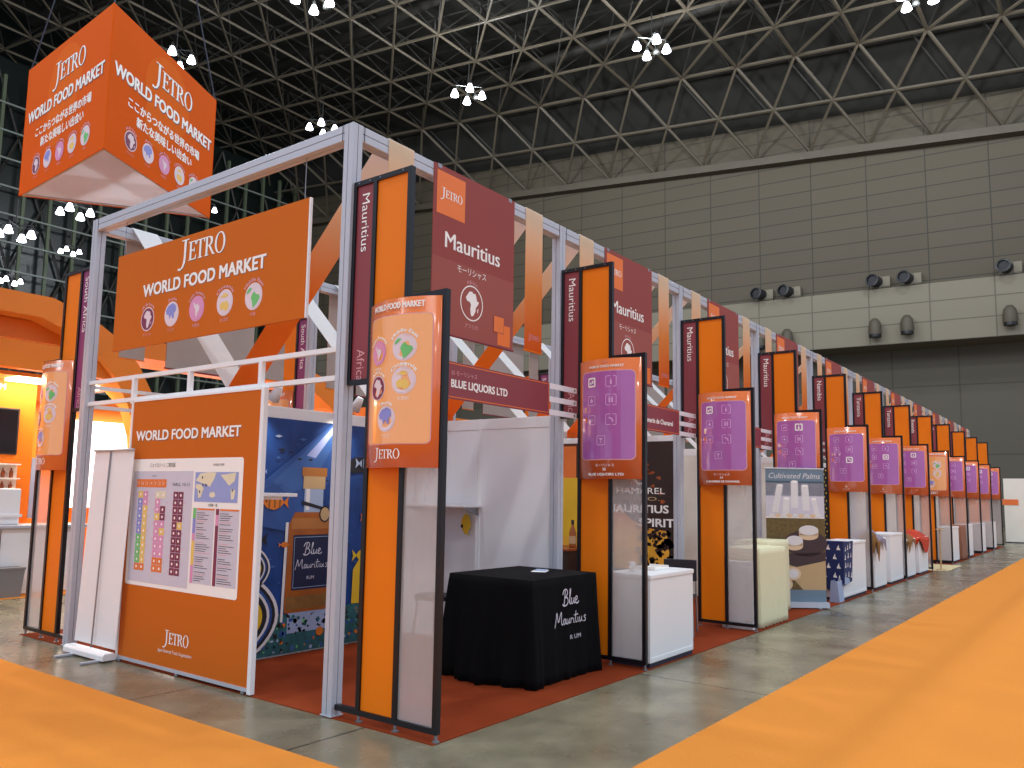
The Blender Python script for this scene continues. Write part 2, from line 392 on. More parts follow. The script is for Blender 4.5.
def script(A, body, x, y, w, m, h, t=0.055):
    W_, strokes = SCRIPT[body]; k = w/W_
    for st in strokes:
        p = [Vector((a,b,0)) for a, b in st]; q = []
        for i in range(len(p)-1):                # smooth the pen path
            a0, a1, a2, a3 = p[max(i-1,0)], p[i], p[i+1], p[min(i+2,len(p)-1)]
            for j in range(4):
                u = j/4; q.append(0.5*((2*a1)+(a2-a0)*u+(2*a0-5*a1+4*a2-a3)*u*u+(3*a1-a0-3*a2+a3)*u**3))
        q.append(p[-1]); L_, R_ = [], []
        for i, v in enumerate(q):
            d = (q[min(i+1,len(q)-1)]-q[max(i-1,0)]); n_ = Vector((-d.y,d.x,0)).normalized()*t
            L_.append((x+(v.x+n_.x)*k, y+(v.y+n_.y)*k)); R_.append((x+(v.x-n_.x)*k, y+(v.y-n_.y)*k))
        n_ = len(q); A.add(L_+R_, [(i,i+1,i+1+n_,i+n_) for i in range(n_-1)], m, h)
AFRICA = [(-0.42,0.52),(-0.25,0.72),(0.02,0.76),(0.12,0.66),(0.36,0.66),(0.44,0.5),(0.52,0.24),(0.72,0.2),(0.62,0.0),(0.42,-0.2),(0.38,-0.46),(0.2,-0.74),(0.02,-0.84),(-0.1,-0.7),(-0.14,-0.36),(-0.08,-0.12),(-0.2,0.06),(-0.48,0.1),(-0.6,0.3)]
ASIA = [(-0.7,0.3),(-0.4,0.6),(0.1,0.75),(0.5,0.55),(0.55,0.2),(0.3,0.0),(0.35,-0.3),(0.15,-0.35),(0.0,-0.05),(-0.2,-0.35),(-0.35,0.0),(-0.6,0.0)]
LATIN = [(-0.3,0.5),(-0.1,0.3),(0.1,0.4),(0.45,0.15),(0.4,-0.15),(0.15,-0.45),(0.05,-0.8),(-0.1,-0.5),(-0.15,-0.1),(-0.35,0.15),(-0.5,0.6)]
PACIF = [(-0.5,-0.1),(-0.2,0.1),(0.0,0.0),(0.15,0.15),(0.45,-0.15),(0.45,-0.4),(0.2,-0.6),(-0.05,-0.45),(-0.4,-0.45)]
MIDDLE = [(-0.1,0.2),(0.1,0.3),(0.25,0.1),(0.55,0.05),(0.65,-0.15),(0.35,-0.5),(0.0,-0.75),(-0.1,-0.4),(-0.25,-0.05)]
def emblem(A, kind, cx, cy, r, white, h=2, word=True):
    ringm, landm, seam, pts, t1, t2 = {
        'africa': (M['globe'], M['globe'], M['g_maroon'], AFRICA, 'Africa', 'アフリカ'),
        'asia': (M['globe'], M['g_blue'], M['globe'], ASIA, 'Asia', 'アジア'),
        'latin': (M['g_pink'], M['globe'], M['g_pink'], LATIN, 'Latin America', '中南米'),
        'pacific': (M['globe'], M['g_yellow'], M['globe'], PACIF, 'Oceania', '大洋州'),
        'middle': (M['globe'], M['g_green'], M['globe'], MIDDLE, 'Middle East', '中東')}[kind]
    A.ell(cx, cy, r, r, ringm, h); A.ell(cx, cy, r*0.9, r*0.9, seam, h+1)
    gk = 1.15 if kind in ('asia','pacific','middle') else 0.92
    A.poly([(cx+x*r*gk, cy+y*r*gk) for x, y in pts], landm, h+2)
    if kind == 'pacific': A.poly([(cx+r*(0.15*x), cy+r*(0.45+0.18*y)) for x, y in ((-4,0),(0,1.5),(3,0.5),(1,-0.5))], landm, h+2)
    if kind == 'middle': A.poly([(cx+r*x, cy+r*y) for x, y in ((-0.8,0.2),(-0.45,0.35),(-0.2,0.62),(-0.5,0.65),(-0.75,0.45))], landm, h+2)
    if kind == 'africa':
        A.poly([(cx+r*x, cy+r*y) for x, y in ((0.55,-0.3),(0.63,-0.2),(0.6,-0.48),(0.52,-0.5))], landm, h+2)
    if word:
        wd = min(2.3*r, 0.32*r*len(t1))
        A.text(t1, cx, cy, 0.26*r, white, h, width=wd, align='C', bold=0.02, arc=r*1.12)
        A.text(t2, cx, cy-r*1.42, 0.24*r, white, h, align='C')

# ------------------------------------------------------------------ building hall
floor = MB().add([(-30,-40,0),(80,-40,0),(80,75,0),(-30,75,0)], [(0,1,2,3)]).build('floor', M['concrete'])
tag(floor, kind='structure')

WO = (60.0, 22.34, 0.0)                        # far wall: a frame of its own, x along the wall, y towards the stand
WANG = math.atan2(-0.9956, 0.094)
def wall_obj(mb, name, m, parent=None, **k):
    o = mb.build(name, m, parent, **k)
    if not parent: o.location = WO; o.rotation_euler = (0,0,WANG)
    return o
# local x runs toward -Y (right in view); local y points away from camera side (+X)
wf = wall_obj(MB().box((-60,0.6,17.7),(50,1.4,44)), 'wall_far', M['clad']); tag(wf, kind='structure')
wall_obj(MB().box((-60,-0.1,13.3),(50,3.3,17.6)), 'wall_band', M['band'], wf)
wall_obj(MB().box((-60,3.0,0),(50,3.6,13.3)), 'lower_cladding', M['lowclad'], wf)
led = MB(); 
led.extrude([(-0.5,-0.75),(0.5,-0.75),(0.5,-0.15),(-0.5,-0.15)], lambda u,v,t: (t, u*1.0+0.2, 30.06-0.0667*t+v), -58, 50)
wall_obj(led, 'sloping_ledge', M['truss'], wf)

wl = MB().box((-30,71.2,0),(75,71.8,44)).build('wall_left', M['glass_dark']); tag(wl, kind='structure')
mu = MB(); ml = MB(); ml2 = MB()
for k in range(40):
    x = -22+k*2.25
    mu.box((x-0.13,69.9,0),(x+0.13,70.2,37))
for z in [3+2.42*j for j in range(14)]:
    ml.box((-25,69.8,z-0.07),(62,69.95,z+0.07))
for k in range(-10,22):
    for j in range(3):
        x = k*4.5; z = 2+j*12
        ml2.tube((x,70.9,z),(x+4.5,70.6,z+12),0.12,5); ml2.tube((x+4.5,70.9,z),(x,70.6,z+12),0.12,5)
mu.build('upright_mullion', M['mullion'], wl); ml.build('cross_mullion', M['mullion_light'], wl); ml2.build('wind_brace', M['truss2'], wl)

# roof: deck + two-layer space frame
A_ = Vector((0.41,-4.34,-0.29)); B_ = Vector((-4.54,0.03,0.08))
R0 = Vector((60.0,22.34,30.01)); R2 = Vector((53.9,25.98,35.57))
def node(m, n):
    if n <= 2: return R0+A_*m+(R2-R0)*(n/2)
    return R2+A_*m+B_*(n-2)
def top(m, n): return node(m+0.5, n+0.5)+Vector((0,0,3.0)) if n >= 2 else node(m+0.5, n+0.5)+Vector((1.2,0,2.4))
m0, m1, n1 = -11, 9, 16
deck = MB()
e1, e2, e3, e4 = node(m0-1,2), node(m1+1,2), node(m1+1,n1+1), node(m0-1,n1+1)
up = Vector((0,0,4.6)); w1, w2 = node(m0-1,0)+Vector((1.2,0,2.2)), node(m1+1,0)+Vector((1.2,0,2.2))
deck.add([e1+up,e2+up,e3+up,e4+up,w1,w2], [(0,1,2,3),(4,5,1,0)])
ceil = deck.build('ceiling', M['deck']); tag(ceil, kind='structure')
lo, hi, wb = MB(), MB(), MB()
for n in range(0, n1+1):
    for m in range(m0, m1+1):
        a = node(m,n)
        r = 0.135 if n < 3 else 0.11
        if m < m1 and n > 0: lo.tube(a, node(m+1,n), r, 5, caps=False)
        if n < n1:
            if not (n == 0 and m == m0): pass
            lo.tube(a, node(m,n+1) if n >= 2 else node(m, n+1), r*(1.0 if n else 0.95), 5, caps=False)
            if m < m1: lo.tube(a, node(m+1,n+1), r*0.85, 5, caps=False)
        if n < n1 and m < m1:
            t = top(m,n)
            if n+1 < n1: hi.tube(t, top(m,n+1), 0.10, 5, caps=False)
            if m+1 < m1: hi.tube(t, top(m+1,n), 0.10, 5, caps=False)
            for q in (((m,n),(m+1,n),(m,n+1),(m+1,n+1)) if n >= 2 else ()): wb.tube(t, node(*q), 0.06, 4, caps=False)
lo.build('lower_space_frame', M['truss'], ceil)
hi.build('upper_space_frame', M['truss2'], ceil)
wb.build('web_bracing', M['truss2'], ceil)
for k, x in enumerate((22,38,50)):
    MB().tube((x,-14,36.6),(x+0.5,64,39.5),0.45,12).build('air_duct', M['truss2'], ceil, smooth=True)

# high-bay lamp clusters
HC = []
def cluster(x, y, z, label, sc=0.8, tall=2.2):
    t = thing('high_bay_light', label, 'ceiling light', (x,y,z)); t.scale = (sc,sc,sc)
    MB().tube((-0.9,-0.9,1.05),(0.9,0.9,1.05),0.05,6).tube((-0.9,0.9,1.05),(0.9,-0.9,1.05),0.05,6).tube((0,0,1.1),(0,0,tall+1.1),0.05,6).build('hanging_bracket', M['lamp_house'], t)
    for (dx, dy) in ((0.9,0.9),(-0.9,-0.9),(-0.9,0.9),(0.9,-0.9)):
        h = MB().lathe([(0.05,1.0),(0.14,0.95),(0.16,0.6)], (dx,dy,0), 12).build('lamp_housing', M['lamp_house'], t, smooth=True)
        MB().lathe([(0.001,0.62),(0.16,0.6),(0.26,0.35),(0.36,0.08),(0.37,0.0),(0.2,-0.06),(0.001,-0.08)], (dx,dy,0), 14).build('lamp_bowl', M['lamp'], h, smooth=True)
    MB().tube((1.7,0.4,0.6),(1.7,0.4,1.0),0.28,10).tube((1.7,0.4,1.0),(0,0,1.1),0.04,5).build('speaker', M['lamp_house'], t, smooth=True)
    HC.append((x,y,z)); return t
for (x,y,z,l,*sc) in [(42.4,18.4,31,'four white bowl lamps hung below the roof frame, top centre right of the picture'),
    (40.3,32.3,31,'four white bowl lamps hung below the roof frame, top middle above the long stand'),
    (25.7,32.6,31,'white bowl lamps cut by the top edge, left of the middle'),
    (46.5,3.3,31,'white bowl lamps cut by the top edge near the right corner'),
    (37.7,45.6,31,'two white bowl lamps just above the end beam beside the corner post'),
    (20.63,50,19.75,'bright bowl lamps below the right part of the triangular sign, before the glazed wall',0.75),
    (17.05,50,17.27,'bright bowl lamps at the left edge of the picture, before the glazed wall',0.75),
    (27.7,66,21.6,'small bowl lamps left of the end frame post, under the brighter ones',0.6),
    (23.2,66,17.98,'lowest bowl lamps, just above the orange arched pavilion at the left edge',0.6),
    (24.6,45.6,31,'white bowl lamp just peeping over the right shoulder of the triangular sign'),
    (31.5,52,23.6,'bowl lamps glimpsed between the triangular sign and the hung orange sign',0.6)]:
    cluster(x,y,z,l,*sc)

# air nozzles and floodlights on the far wall
WM = Matrix.Translation(WO) @ Matrix.Rotation(WANG, 4, 'Z')
def wpos(s, n, z): return WM @ Vector((s, n, z))
ups = [(4.61,18.0),(6.73,18.0),(13.15,18.0),(15.25,18.0),(21.49,18.0)]
wh = ['first','second','third','fourth','rightmost']
for i,(s,z) in enumerate(ups):
    t = thing('air_nozzle', 'black round air nozzle standing on the pale wall band, %s from the left' % wh[i], 'air nozzle', wpos(s,0.0,17.7), WANG, 'black nozzles along the top of the pale wall band')
    MB().box((-0.35,0.1,0.0),(1.0,0.58,0.85)).build('housing', M['band'], t, bevel=0.02)
    MB().tube((0.1,0.2,0.5),(-0.1,-0.75,0.42),0.42,18).build('drum', M['g_black'], t, smooth=False)
    MB().lathe([(0.42,0),(0.47,0.02),(0.47,0.16),(0.36,0.18),(0.34,0.02)],(0,0,0),18).build('rim', M['black'], t)
    r = t.children[-1]; r.location = (-0.1,-0.75,0.42); r.rotation_euler = (PI/2-0.1,0,-0.2)
los = [(4.7,14.1),(6.8,14.1),(13.1,14.3),(15.25,14.35),(21.62,14.4)]
for i,(s,z) in enumerate(los):
    t = thing('wall_speaker', 'grey round downlight fixed low on the pale wall band, %s from the left' % wh[i], 'wall light', wpos(s,-0.1,z), WANG, 'grey downlights along the pale wall band')
    MB().lathe([(0.001,0.95),(0.2,0.9),(0.38,0.65),(0.45,0.3),(0.46,-0.1),(0.44,-0.3)],(0,-0.55,0),18).build('shade', M['truss'], t, smooth=True)
    MB().lathe([(0.40,-0.32),(0.43,-0.30),(0.43,-0.5),(0.001,-0.52)],(0,-0.55,0),18).build('lens', M['black'], t)
    MB().box((-0.15,-0.2,-0.1),(0.15,0.0,0.4)).build('bracket', M['truss'], t)

# ------------------------------------------------------------------ floor coverings
tag(box('aisle_carpet', (-12,-9.5,0.0005),(58,-2.19,0.006), M['carpet_orange']), 'broad orange carpet running along the aisle to the right of the stand', 'carpet')
tag(box('aisle_carpet', (-5.5,-2.18,0.0005),(-0.69,16,0.006), M['carpet_orange']), 'orange carpet crossing in front of the end of the stand, bottom left', 'carpet')
tag(MB().box((0.0,-0.985,0.0005),(33.2,5.1,0.007)).build('stand_carpet', M['carpet_red']), 'rust red carpet covering the whole floor of the long stand', 'carpet')
tag(box('pavilion_carpet', (-0.6,8.2,0.0005),(20,14,0.006), M['carpet_orange']), 'orange carpet under the arched pavilion at the left edge', 'carpet')

# ------------------------------------------------------------------ aluminium frame of the stand
PS = 0.105; H = 4.53; W = 4.12; NB = 11
def slot_profile(w):
    g = 0.004; d = 0.010; c = w/2
    p = []
    for k in range(4):
        a = k*PI/2; ca, sa = math.cos(a), math.sin(a)
        for (x, y) in ((-c+0.004,-c),(-g,-c),(-g,-c+d),(g,-c+d),(g,-c),(c-0.004,-c),(c,-c+0.004)):
            p.append((x*ca-y*sa, x*sa+y*ca))
    return p
PROF = slot_profile(PS)
post_me = MB().extrude(PROF, lambda u,v,t: (u,v,t), 0.012, H).mesh('post', M['alu'])
cap_me = MB().extrude([(-0.06,-0.06),(0.06,-0.06),(0.06,0.06),(-0.06,0.06)], lambda u,v,t:(u,v,t), 0.007, 0.014).mesh('foot_plate', M['alu'])
ORD = ['','second','third','fourth','fifth','sixth','seventh','eighth','ninth','tenth','eleventh','twelfth']
def post(x, y, label, group=None):
    t = thing('aluminium_post', label, 'post', (x,y,0), 0, group)
    link('upright', post_me, t); link('foot_plate', cap_me, t)
for k in range(NB+1):
    post(3*k+PS/2, PS/2, 'tall grey aluminium post at the near corner of the stand' if k == 0 else 'grey aluminium post of the aisle side, %s from the near corner' % ORD[k], 'aluminium posts along the aisle side')
    post(3*k+PS/2, W-PS/2, 'tall grey aluminium post at the left corner of the stand end' if k == 0 else 'tall grey aluminium post of the far long side, %s from the stand end' % ORD[k], 'aluminium posts along the far side')
bp = slot_profile(0.128)
def beam(p, q, label, group=None):
    t = thing('aluminium_beam', label, 'beam', p, math.atan2(q[1]-p[1], q[0]-p[0]), group)
    Ln = (Vector(q)-Vector(p)).length
    MB().extrude([(u*PS/0.128, v) for u, v in bp], lambda u,v,s: (s,u,v), 0, Ln).build('rail', M['alu'], t)
    for s in (0.012, Ln-0.02): MB().box((s,-PS/2-0.002,-0.062),(s+0.008,PS/2+0.002,0.062)).build('end_plate', M['groove'], t)
zb = H-0.065
for k in range(NB):
    x0, x1 = 3*k+PS, 3*k+3
    lab = ORD[k] if k else 'first'
    beam((x0,PS/2,zb),(x1,PS/2,zb), 'grey top beam over the %s bay of the aisle side' % lab, 'top beams of the aisle side')
    beam((x0,W-PS/2,zb),(x1,W-PS/2,zb), 'grey top beam over the %s bay of the far long side' % lab, 'top beams of the far side')
beam((PS/2,PS,zb),(PS/2,W-PS,zb), 'grey top beam across the near end of the stand')

# ------------------------------------------------------------------ sign towers
def curved(u, v, h, sg=1):                     # u 0..0.70 from left to right as read, bulging toward -X
    t = (u-0.35)/0.35
    x = -0.03-0.115*(1-t*t)-h
    return Vector((x, (0.35-u), 1.81+(v-1.82)*0.98))
LET = {}
def icon(A, kind, cx, cy, w, bright):
    m = M['print_white'] if bright else M['print_faint']
    if bright == 2: A.sqring(cx, cy, w, w*0.3, w*0.34, m, 3)
    A.sqring(cx, cy, w, w*0.28, w*(0.2 if bright else 0.13), m, 3)
    s = w*0.6
    if kind == 0:
        A.poly([(cx-s*0.8,cy+s*0.1),(cx-s*0.1,cy+s*0.1),(cx-s*0.1,cy-s*0.7),(cx-s*0.6,cy-s*0.7)], m, 3); A.ell(cx+s*0.45,cy+s*0.1,s*0.38,s*0.55,m,3,12)
    elif kind == 1:
        A.poly([(cx-s*0.3,cy-s*0.9),(cx+s*0.3,cy-s*0.9),(cx+s*0.3,cy+s*0.1),(cx+s*0.1,cy+s*0.4),(cx+s*0.1,cy+s*0.95),(cx-s*0.1,cy+s*0.95),(cx-s*0.1,cy+s*0.4),(cx-s*0.3,cy+s*0.1)], m, 3)
    elif kind == 2:
        A.ell(cx,cy-s*0.1,s*0.6,s*0.6,m,3,14); A.rect(cx-s*0.1,cy+s*0.5,cx+s*0.1,cy+s*0.95,m,3)
    elif kind == 3:
        for d in (-0.42,0.42): A.rect(cx+s*(d-0.26),cy-s*0.8,cx+s*(d+0.26),cy+s*0.5,m,3); A.ell(cx+s*d,cy+s*0.7,s*0.2,s*0.2,m,3,10)
    elif kind == 4:
        A.ring(cx,cy,s*0.8,s*0.5,s*0.6,s*0.3,m,3,16); A.ell(cx,cy,s*0.2,s*0.2,m,3,10)
    elif kind == 5:
        A.poly([(cx-s*0.8,cy+s*0.6),(cx-s*0.2,cy+s*0.7),(cx+s*0.6,cy+s*0.1),(cx+s*0.8,cy-s*0.8),(cx+s*0.5,cy-s*0.8),(cx+s*0.2,cy-s*0.1),(cx-s*0.3,cy+s*0.3),(cx-s*0.8,cy+s*0.3)], m, 3)
    else:
        A.poly([(cx-s*0.7,cy+s*0.7),(cx+s*0.7,cy+s*0.7),(cx+s*0.1,cy-s*0.1),(cx+s*0.1,cy-s*0.7),(cx+s*0.5,cy-s*0.9),(cx-s*0.5,cy-s*0.9),(cx-s*0.1,cy-s*0.7),(cx-s*0.1,cy-s*0.1)], m, 3)
def logo_art():
    A = Art()
    A.text('WORLD FOOD MARKET', 0.35, 2.97, 0.045, M['print_white'], 3, width=0.50, align='C', bold=0.03)
    A.rrect(0.055, 1.985, 0.655, 2.925, 0.04, M['print_pink'], 1); A.rrect(0.061, 1.991, 0.649, 2.919, 0.036, M['sign_pale'], 2)
    emblem(A, 'latin', 0.19, 2.66, 0.093, M['print_white'], 3); emblem(A, 'middle', 0.45, 2.68, 0.10, M['print_white'], 3)
    emblem(A, 'africa', 0.19, 2.40, 0.093, M['print_white'], 3); emblem(A, 'pacific', 0.45, 2.44, 0.10, M['print_white'], 3)
    emblem(A, 'asia', 0.30, 2.17, 0.095, M['print_white'], 3)
    jetro(A, 0.30, 1.885, 0.24, M['print_white'], 3)
    return A
def icon_art(j1, no, co, hot):
    A = Art()
    jetro(A, 0.35, 3.005, 0.05, M['print_pink'], 3)
    A.text('WORLD FOOD MARKET', 0.35, 2.955, 0.026, M['print_white'], 3, width=0.40, align='C', bold=0.03)
    A.rrect(0.045, 2.01, 0.655, 2.925, 0.05, M['print_pink'], 1); A.rrect(0.056, 2.021, 0.644, 2.914, 0.04, M['purple'], 2)
    for i, (x, y) in enumerate(((0.19,2.81),(0.42,2.81),(0.19,2.62),(0.42,2.62),(0.19,2.42),(0.42,2.42),(0.31,2.21))):
        icon(A, i, x, y, 0.058 if i % 2 else 0.05, 2 if i == hot else 0)
    A.rect(0.10,2.50,0.115,2.55,M['g_yellow'],3); A.rect(0.10,2.40,0.125,2.46,M['g_orange'],3); A.rect(0.13,2.10,0.135,2.2,M['g_orange'],3)
    A.text(j1, 0.35, 1.945, 0.026, M['print_white'], 3, align='C')
    A.text(no, 0.35, 1.905, 0.026, M['print_white'], 3, align='C', bold=0.02)
    A.text(co, 0.35, 1.855, 0.026, M['print_white'], 3, width=min(0.45, 0.026*len(co)*0.95), align='C', bold=0.02)
    return A

def tower(x, sg, country, region, artA, label, group, corner=False, signlit='sign_orange', plum=False, full=True):
    """sg -1: sticks out to -Y from the aisle-side row; +1: to +Y from the far row"""
    y0 = 0.0 if sg < 0 else W
    t = thing('sign_tower', label, 'sign tower', (x+PS/2, y0, 0), 0, group)
    Y = lambda d: sg*d
    f = MB(); b = 0.019; e = 0.022
    def vb(d, z0, z1): f.box((-e,Y(d)-b,z0),(e,Y(d)+b,z1))
    def hb(d0, d1, z): f.box((-e+0.001,Y(d0),z-b),(e-0.001,Y(d1),z+b))
    zb_ = 0.075
    vb(0.235, zb_-b, 4.02+b); vb(0.595, zb_-b, 4.02+b); vb(0.965, zb_-b, 3.04+b); vb(0.012, 2.46, 4.02+b)
    hb(0.0, 0.61, 4.02); hb(0.595, 0.98, 3.04); hb(0.0, 0.235, 2.46); hb(0.0 if corner else 0.225, 0.98, zb_)
    f.build('frame', M['black'], t)
    for d in (0.235,0.595,0.965): MB().tube((0,Y(d),0.007),(0,Y(d),0.062),0.012,8).tube((0,Y(d),0.007),(0,Y(d),0.014),0.028,10).build('foot', M['steel'], t)
    for d in (0.06,0.18,0.29,0.53):
        MB().tube((-e-0.004,Y(d),4.02),(-e,Y(d),4.02),0.006,6).build('bolt', M['steel'], t)
    MB().box((-0.006,Y(0.254),zb_+b),(0.006,Y(0.576),4.02-b)).build('orange_panel', M['orange'], t)
    cp = MB().box((-0.006,Y(0.031),2.46+b),(0.006,Y(0.216),4.02-b)).build('country_panel', M['plum'] if plum else M['maroon'], t)
    A = Art()
    A.text(country, 0, 0, 0.085, M['print_white'], 3, bold=0.012, width={'Mauritius':0.46,'Namibia':0.38,'Tanzania':0.43,'South Africa':0.62}.get(country))
    yc = Y(0.1235)
    A.build('country_lettering', lambda u,v,h: Vector((-0.006-h, yc-v+0.035, 3.93-u)), cp); A = Art()
    A.text(region, 1.22, 0, 0.085, M['print_pink'], 3, width=0.24, bold=0.01)
    A.build('region_lettering', lambda u,v,h: Vector((-0.006-h, yc-v+0.035, 3.93-u)), cp)
    MB().box((-0.003,Y(0.614),zb_+b),(0.003,Y(0.946),1.82)).build('clear_panel', M['clear'], t)
    # curved sign
    n = 20; c = MB(); vs = []
    u0, u1, z0, z1 = 0.0, 0.70, 1.82, 3.045
    off = Vector((0, Y(0.60), 0))
    for lay in (0, -0.006):
        for zz in (z0, z1):
            for k in range(n+1): vs.append(curved(0.70*k/n, zz, lay)+off)
    q = n+1; fs = []
    for k in range(n):
        fs.append((k,k+1,k+1+q,k+q)); fs.append((2*q+k+1,2*q+k,3*q+k,3*q+k+1))
        fs.append((k+1,k,2*q+k,2*q+k+1)); fs.append((q+k,q+k+1,3*q+k+1,3*q+k))
    fs += [(0,q,3*q,2*q),(n,2*q+n,3*q+n,q+n)]
    c.add(vs, fs)
    cs = c.build('curved_sign', M[signlit], t)
    for p in cs.data.polygons: p.use_smooth = len(p.vertices) == 4 and abs(p.normal.z) < 0.5 and p.area > 0.005
    for zz in (2.97,1.88): MB().box((-0.03,Y(0.6)-0.34,zz-0.02),(-0.018,Y(0.6)+0.34,zz+0.02)).build('sign_bracket', M['black'], t)
    artA.build('print', lambda u,v,h: curved(u,v,h)+off, cs)
    return t

logoA = logo_art()
TW = [('Mauritius',None,None,None),('Mauritius','モーリシャス','55','BLUE LIQUORS LTD',0),('Mauritius','モーリシャス','54','LA RHUMERIE DE CHAMAREL',0),
      ('Mauritius','モーリシャス','53','',3-2),('Namibia','','52','',5-0),('Tanzania','','51','',3),('Tanzania','','','',1),('Rwanda','','','',3),('Kenya','','','',0),('Ghana','','','',1),('Benin','','','',1),('','','','',1)]
for k in range(NB+1):
    if k in (0, 7): art = logoA; kind = 'round region emblems'
    else:
        r = TW[k]; art = icon_art(r[1] or ' 一 ', r[2] or '一', r[3] or '一 一 一', r[4]); kind = 'purple curved sign'
    lab = 'black framed orange sign tower at the near corner, with region emblems on its curved sign' if k == 0 else ('black framed orange tower with %s, %s from the near corner' % (kind, ORD[k]))
    tower(3*k, -1, TW[k][0] or 'Mali', 'Africa', art, lab, 'sign towers sticking out along the aisle', corner=(k==0))
for k in range(0, 5):
    tower(3*k, 1, 'South Africa', 'Africa', logoA, ('plum and orange sign tower outside the left corner post' if k == 0 else 'plum and orange sign tower of the far long side, %s from the stand end' % ORD[k]), 'sign towers of the far side', plum=True, corner=(k==0))

# ------------------------------------------------------------------ hung banners, ribbons and crossing straps
def banner_mesh():
    return MB().box((0.95,-0.008,3.03),(2.15,0.0,4.53)).mesh('cloth', M['maroon_cloth'])
BM = banner_mesh()
def country_banner(x, sg, country, jp, label, group):
    y = -0.0005 if sg < 0 else W+0.0005
    t = thing('country_banner', label, 'banner', (x if sg < 0 else x+3.105-0.0, y, 0), 0 if sg < 0 else PI, group)
    c = link('cloth', BM, t)
    if sg > 0:                                   # pale reverse
        MB().box((0.95,0.0005,3.03),(2.15,0.0035,4.53)).build('reverse', M['board_back'], t)
    MB().tube((0.94,-0.004,3.03),(2.16,-0.004,3.03),0.012,8).build('bottom_bar', M['maroon'], t)
    MB().box((1.0,-0.009,4.50),(1.05,0.03,4.536)).box((2.05,-0.009,4.50),(2.10,0.03,4.536)).build('clip', M['steel'], t)
    if sg > 0: return
    A = Art()
    A.rect(0.99,4.09,1.38,4.48,M['border'],1); jetro(A, 1.18, 4.25, 0.27, M['print_white'], 2)
    A.rect(0.95,3.03,2.15,3.70,M['maroon_pale'],1)
    for (x0,y0,x1,y1,m) in ((1.84,3.17,2.0,3.32,'border'),(1.9,3.05,2.1,3.25,'border')): A.rect(x0,y0,x1,y1,M[m],2 if x0<1.9 else 3)
    A.rect(1.835,3.165,2.0,3.325,M['g_red'],3.5); A.rect(1.84,3.17,1.995,3.32,M['g_orange'],4)
    for dx_ in (-0.004, 0.004): A.text(country, 1.515+dx_, 3.805, 0.15, M['print_white'], 2+dx_*20, width=0.80 if len(country) > 7 else None, align='C')
    A.text(jp, 1.50, 3.625, 0.055, M['print_white'], 2, width=0.42, align='C')
    A.ring(1.505,3.37,0.165,0.165,0.153,0.153,M['print_white'],2)
    A.poly([(1.505+0.145*a, 3.37+0.145*b) for a, b in AFRICA], M['print_white'], 2)
    A.poly([(1.505+0.145*a, 3.37+0.145*b) for a, b in ((0.58,-0.3),(0.68,-0.2),(0.64,-0.5),(0.56,-0.52))], M['print_white'], 2)
    A.text('Africa', 1.505, 3.37, 0.036, M['print_pink'], 2, width=0.15, align='C', arc=0.178, bold=0.01)
    A.text('アフリカ', 1.505, 3.135, 0.035, M['print_pink'], 2, align='C')
    A.build('lettering', lambda u,v,h: Vector((u, -0.008-h, v)), c)
RB = {}
def ribbon(x, xo, sg, label, group):
    y = -0.0045 if sg < 0 else W+0.004
    t = thing('hanging_ribbon', label, 'ribbon', (x+xo, y, 0), 0, group)
    if 'm' not in RB:
        RB['m'] = MB().box((0,-0.004,3.07),(0.3,0.0,4.53)).mesh('cloth', M['grad'])
        RB['r'] = MB().box((0,-0.003,3.07),(0.3,0.0,4.53)).mesh('reverse', M['board_back'])
        A = Art(); jetro(A, 0.15, 3.19, 0.18, M['print_pink'], 2)
        RB['l'] = A.build('lettering', lambda u,v,h: Vector((u, -0.004-h, v)), None)
        RB['l'].hide_render = False
        RB['lm'] = RB['l'].data; bpy.data.objects.remove(RB['l'])
        RB['b'] = MB().tube((-0.005,-0.002,3.07),(0.305,-0.002,3.07),0.008,8).mesh('bottom_bar', M['orange'])
    if sg < 0:
        c = link('cloth', RB['m'], t); link('lettering', RB['lm'], c); link('bottom_bar', RB['b'], t)
    else:
        link('reverse', RB['r'], t)
        c = link('cloth', RB['m'], t); c.location.y = 0.004
        link('bottom_bar', RB['b'], t)
def strap_mesh(m, sg):
    mb = MB(); pts = []
    # from the beam top over its side, down at 45 degrees to the partition top in the middle
    y0, y1 = (0.10, 2.0)
    path = [(0.0-0.004,4.40),(0.0-0.004,4.536),(0.11,4.536),(2.03,2.62),(2.03,2.49)]
    if sg > 0: path = [(W-a, z) for a, z in path]
    vs = []
    for a, z in path: vs += [(0,a,z),(0.30,a,z)]
    for i, (a, z) in enumerate(path):
        nx = 0.004
        vs += [(0,a,z-nx*1.5),(0.30,a,z-nx*1.5)] if 1 <= i <= 3 else [(0,a+nx*(1 if sg<0 else -1),z),(0.30,a+nx*(1 if sg<0 else -1),z)]
    n = len(path); fs = []
    for i in range(n-1):
        a = 2*i; b = 2*n+2*i
        fs += [(a,a+1,a+3,a+2),(b,b+2,b+3,b+1),(a,a+2,b+2,b),(a+1,b+1,b+3,a+3)]
    return mb.add(vs, fs).mesh('strap_cloth', m)
SMf, SMb = strap_mesh(M['grad_strap'], -1), strap_mesh(M['strap_white'], 1)
clampm = MB().box((0.02,1.99,2.485),(0.28,2.07,2.52)).mesh('clamp', M['steel'])
clampb = MB().box((0.02,2.09,2.485),(0.28,2.15,2.52)).mesh('clamp', M['steel'])
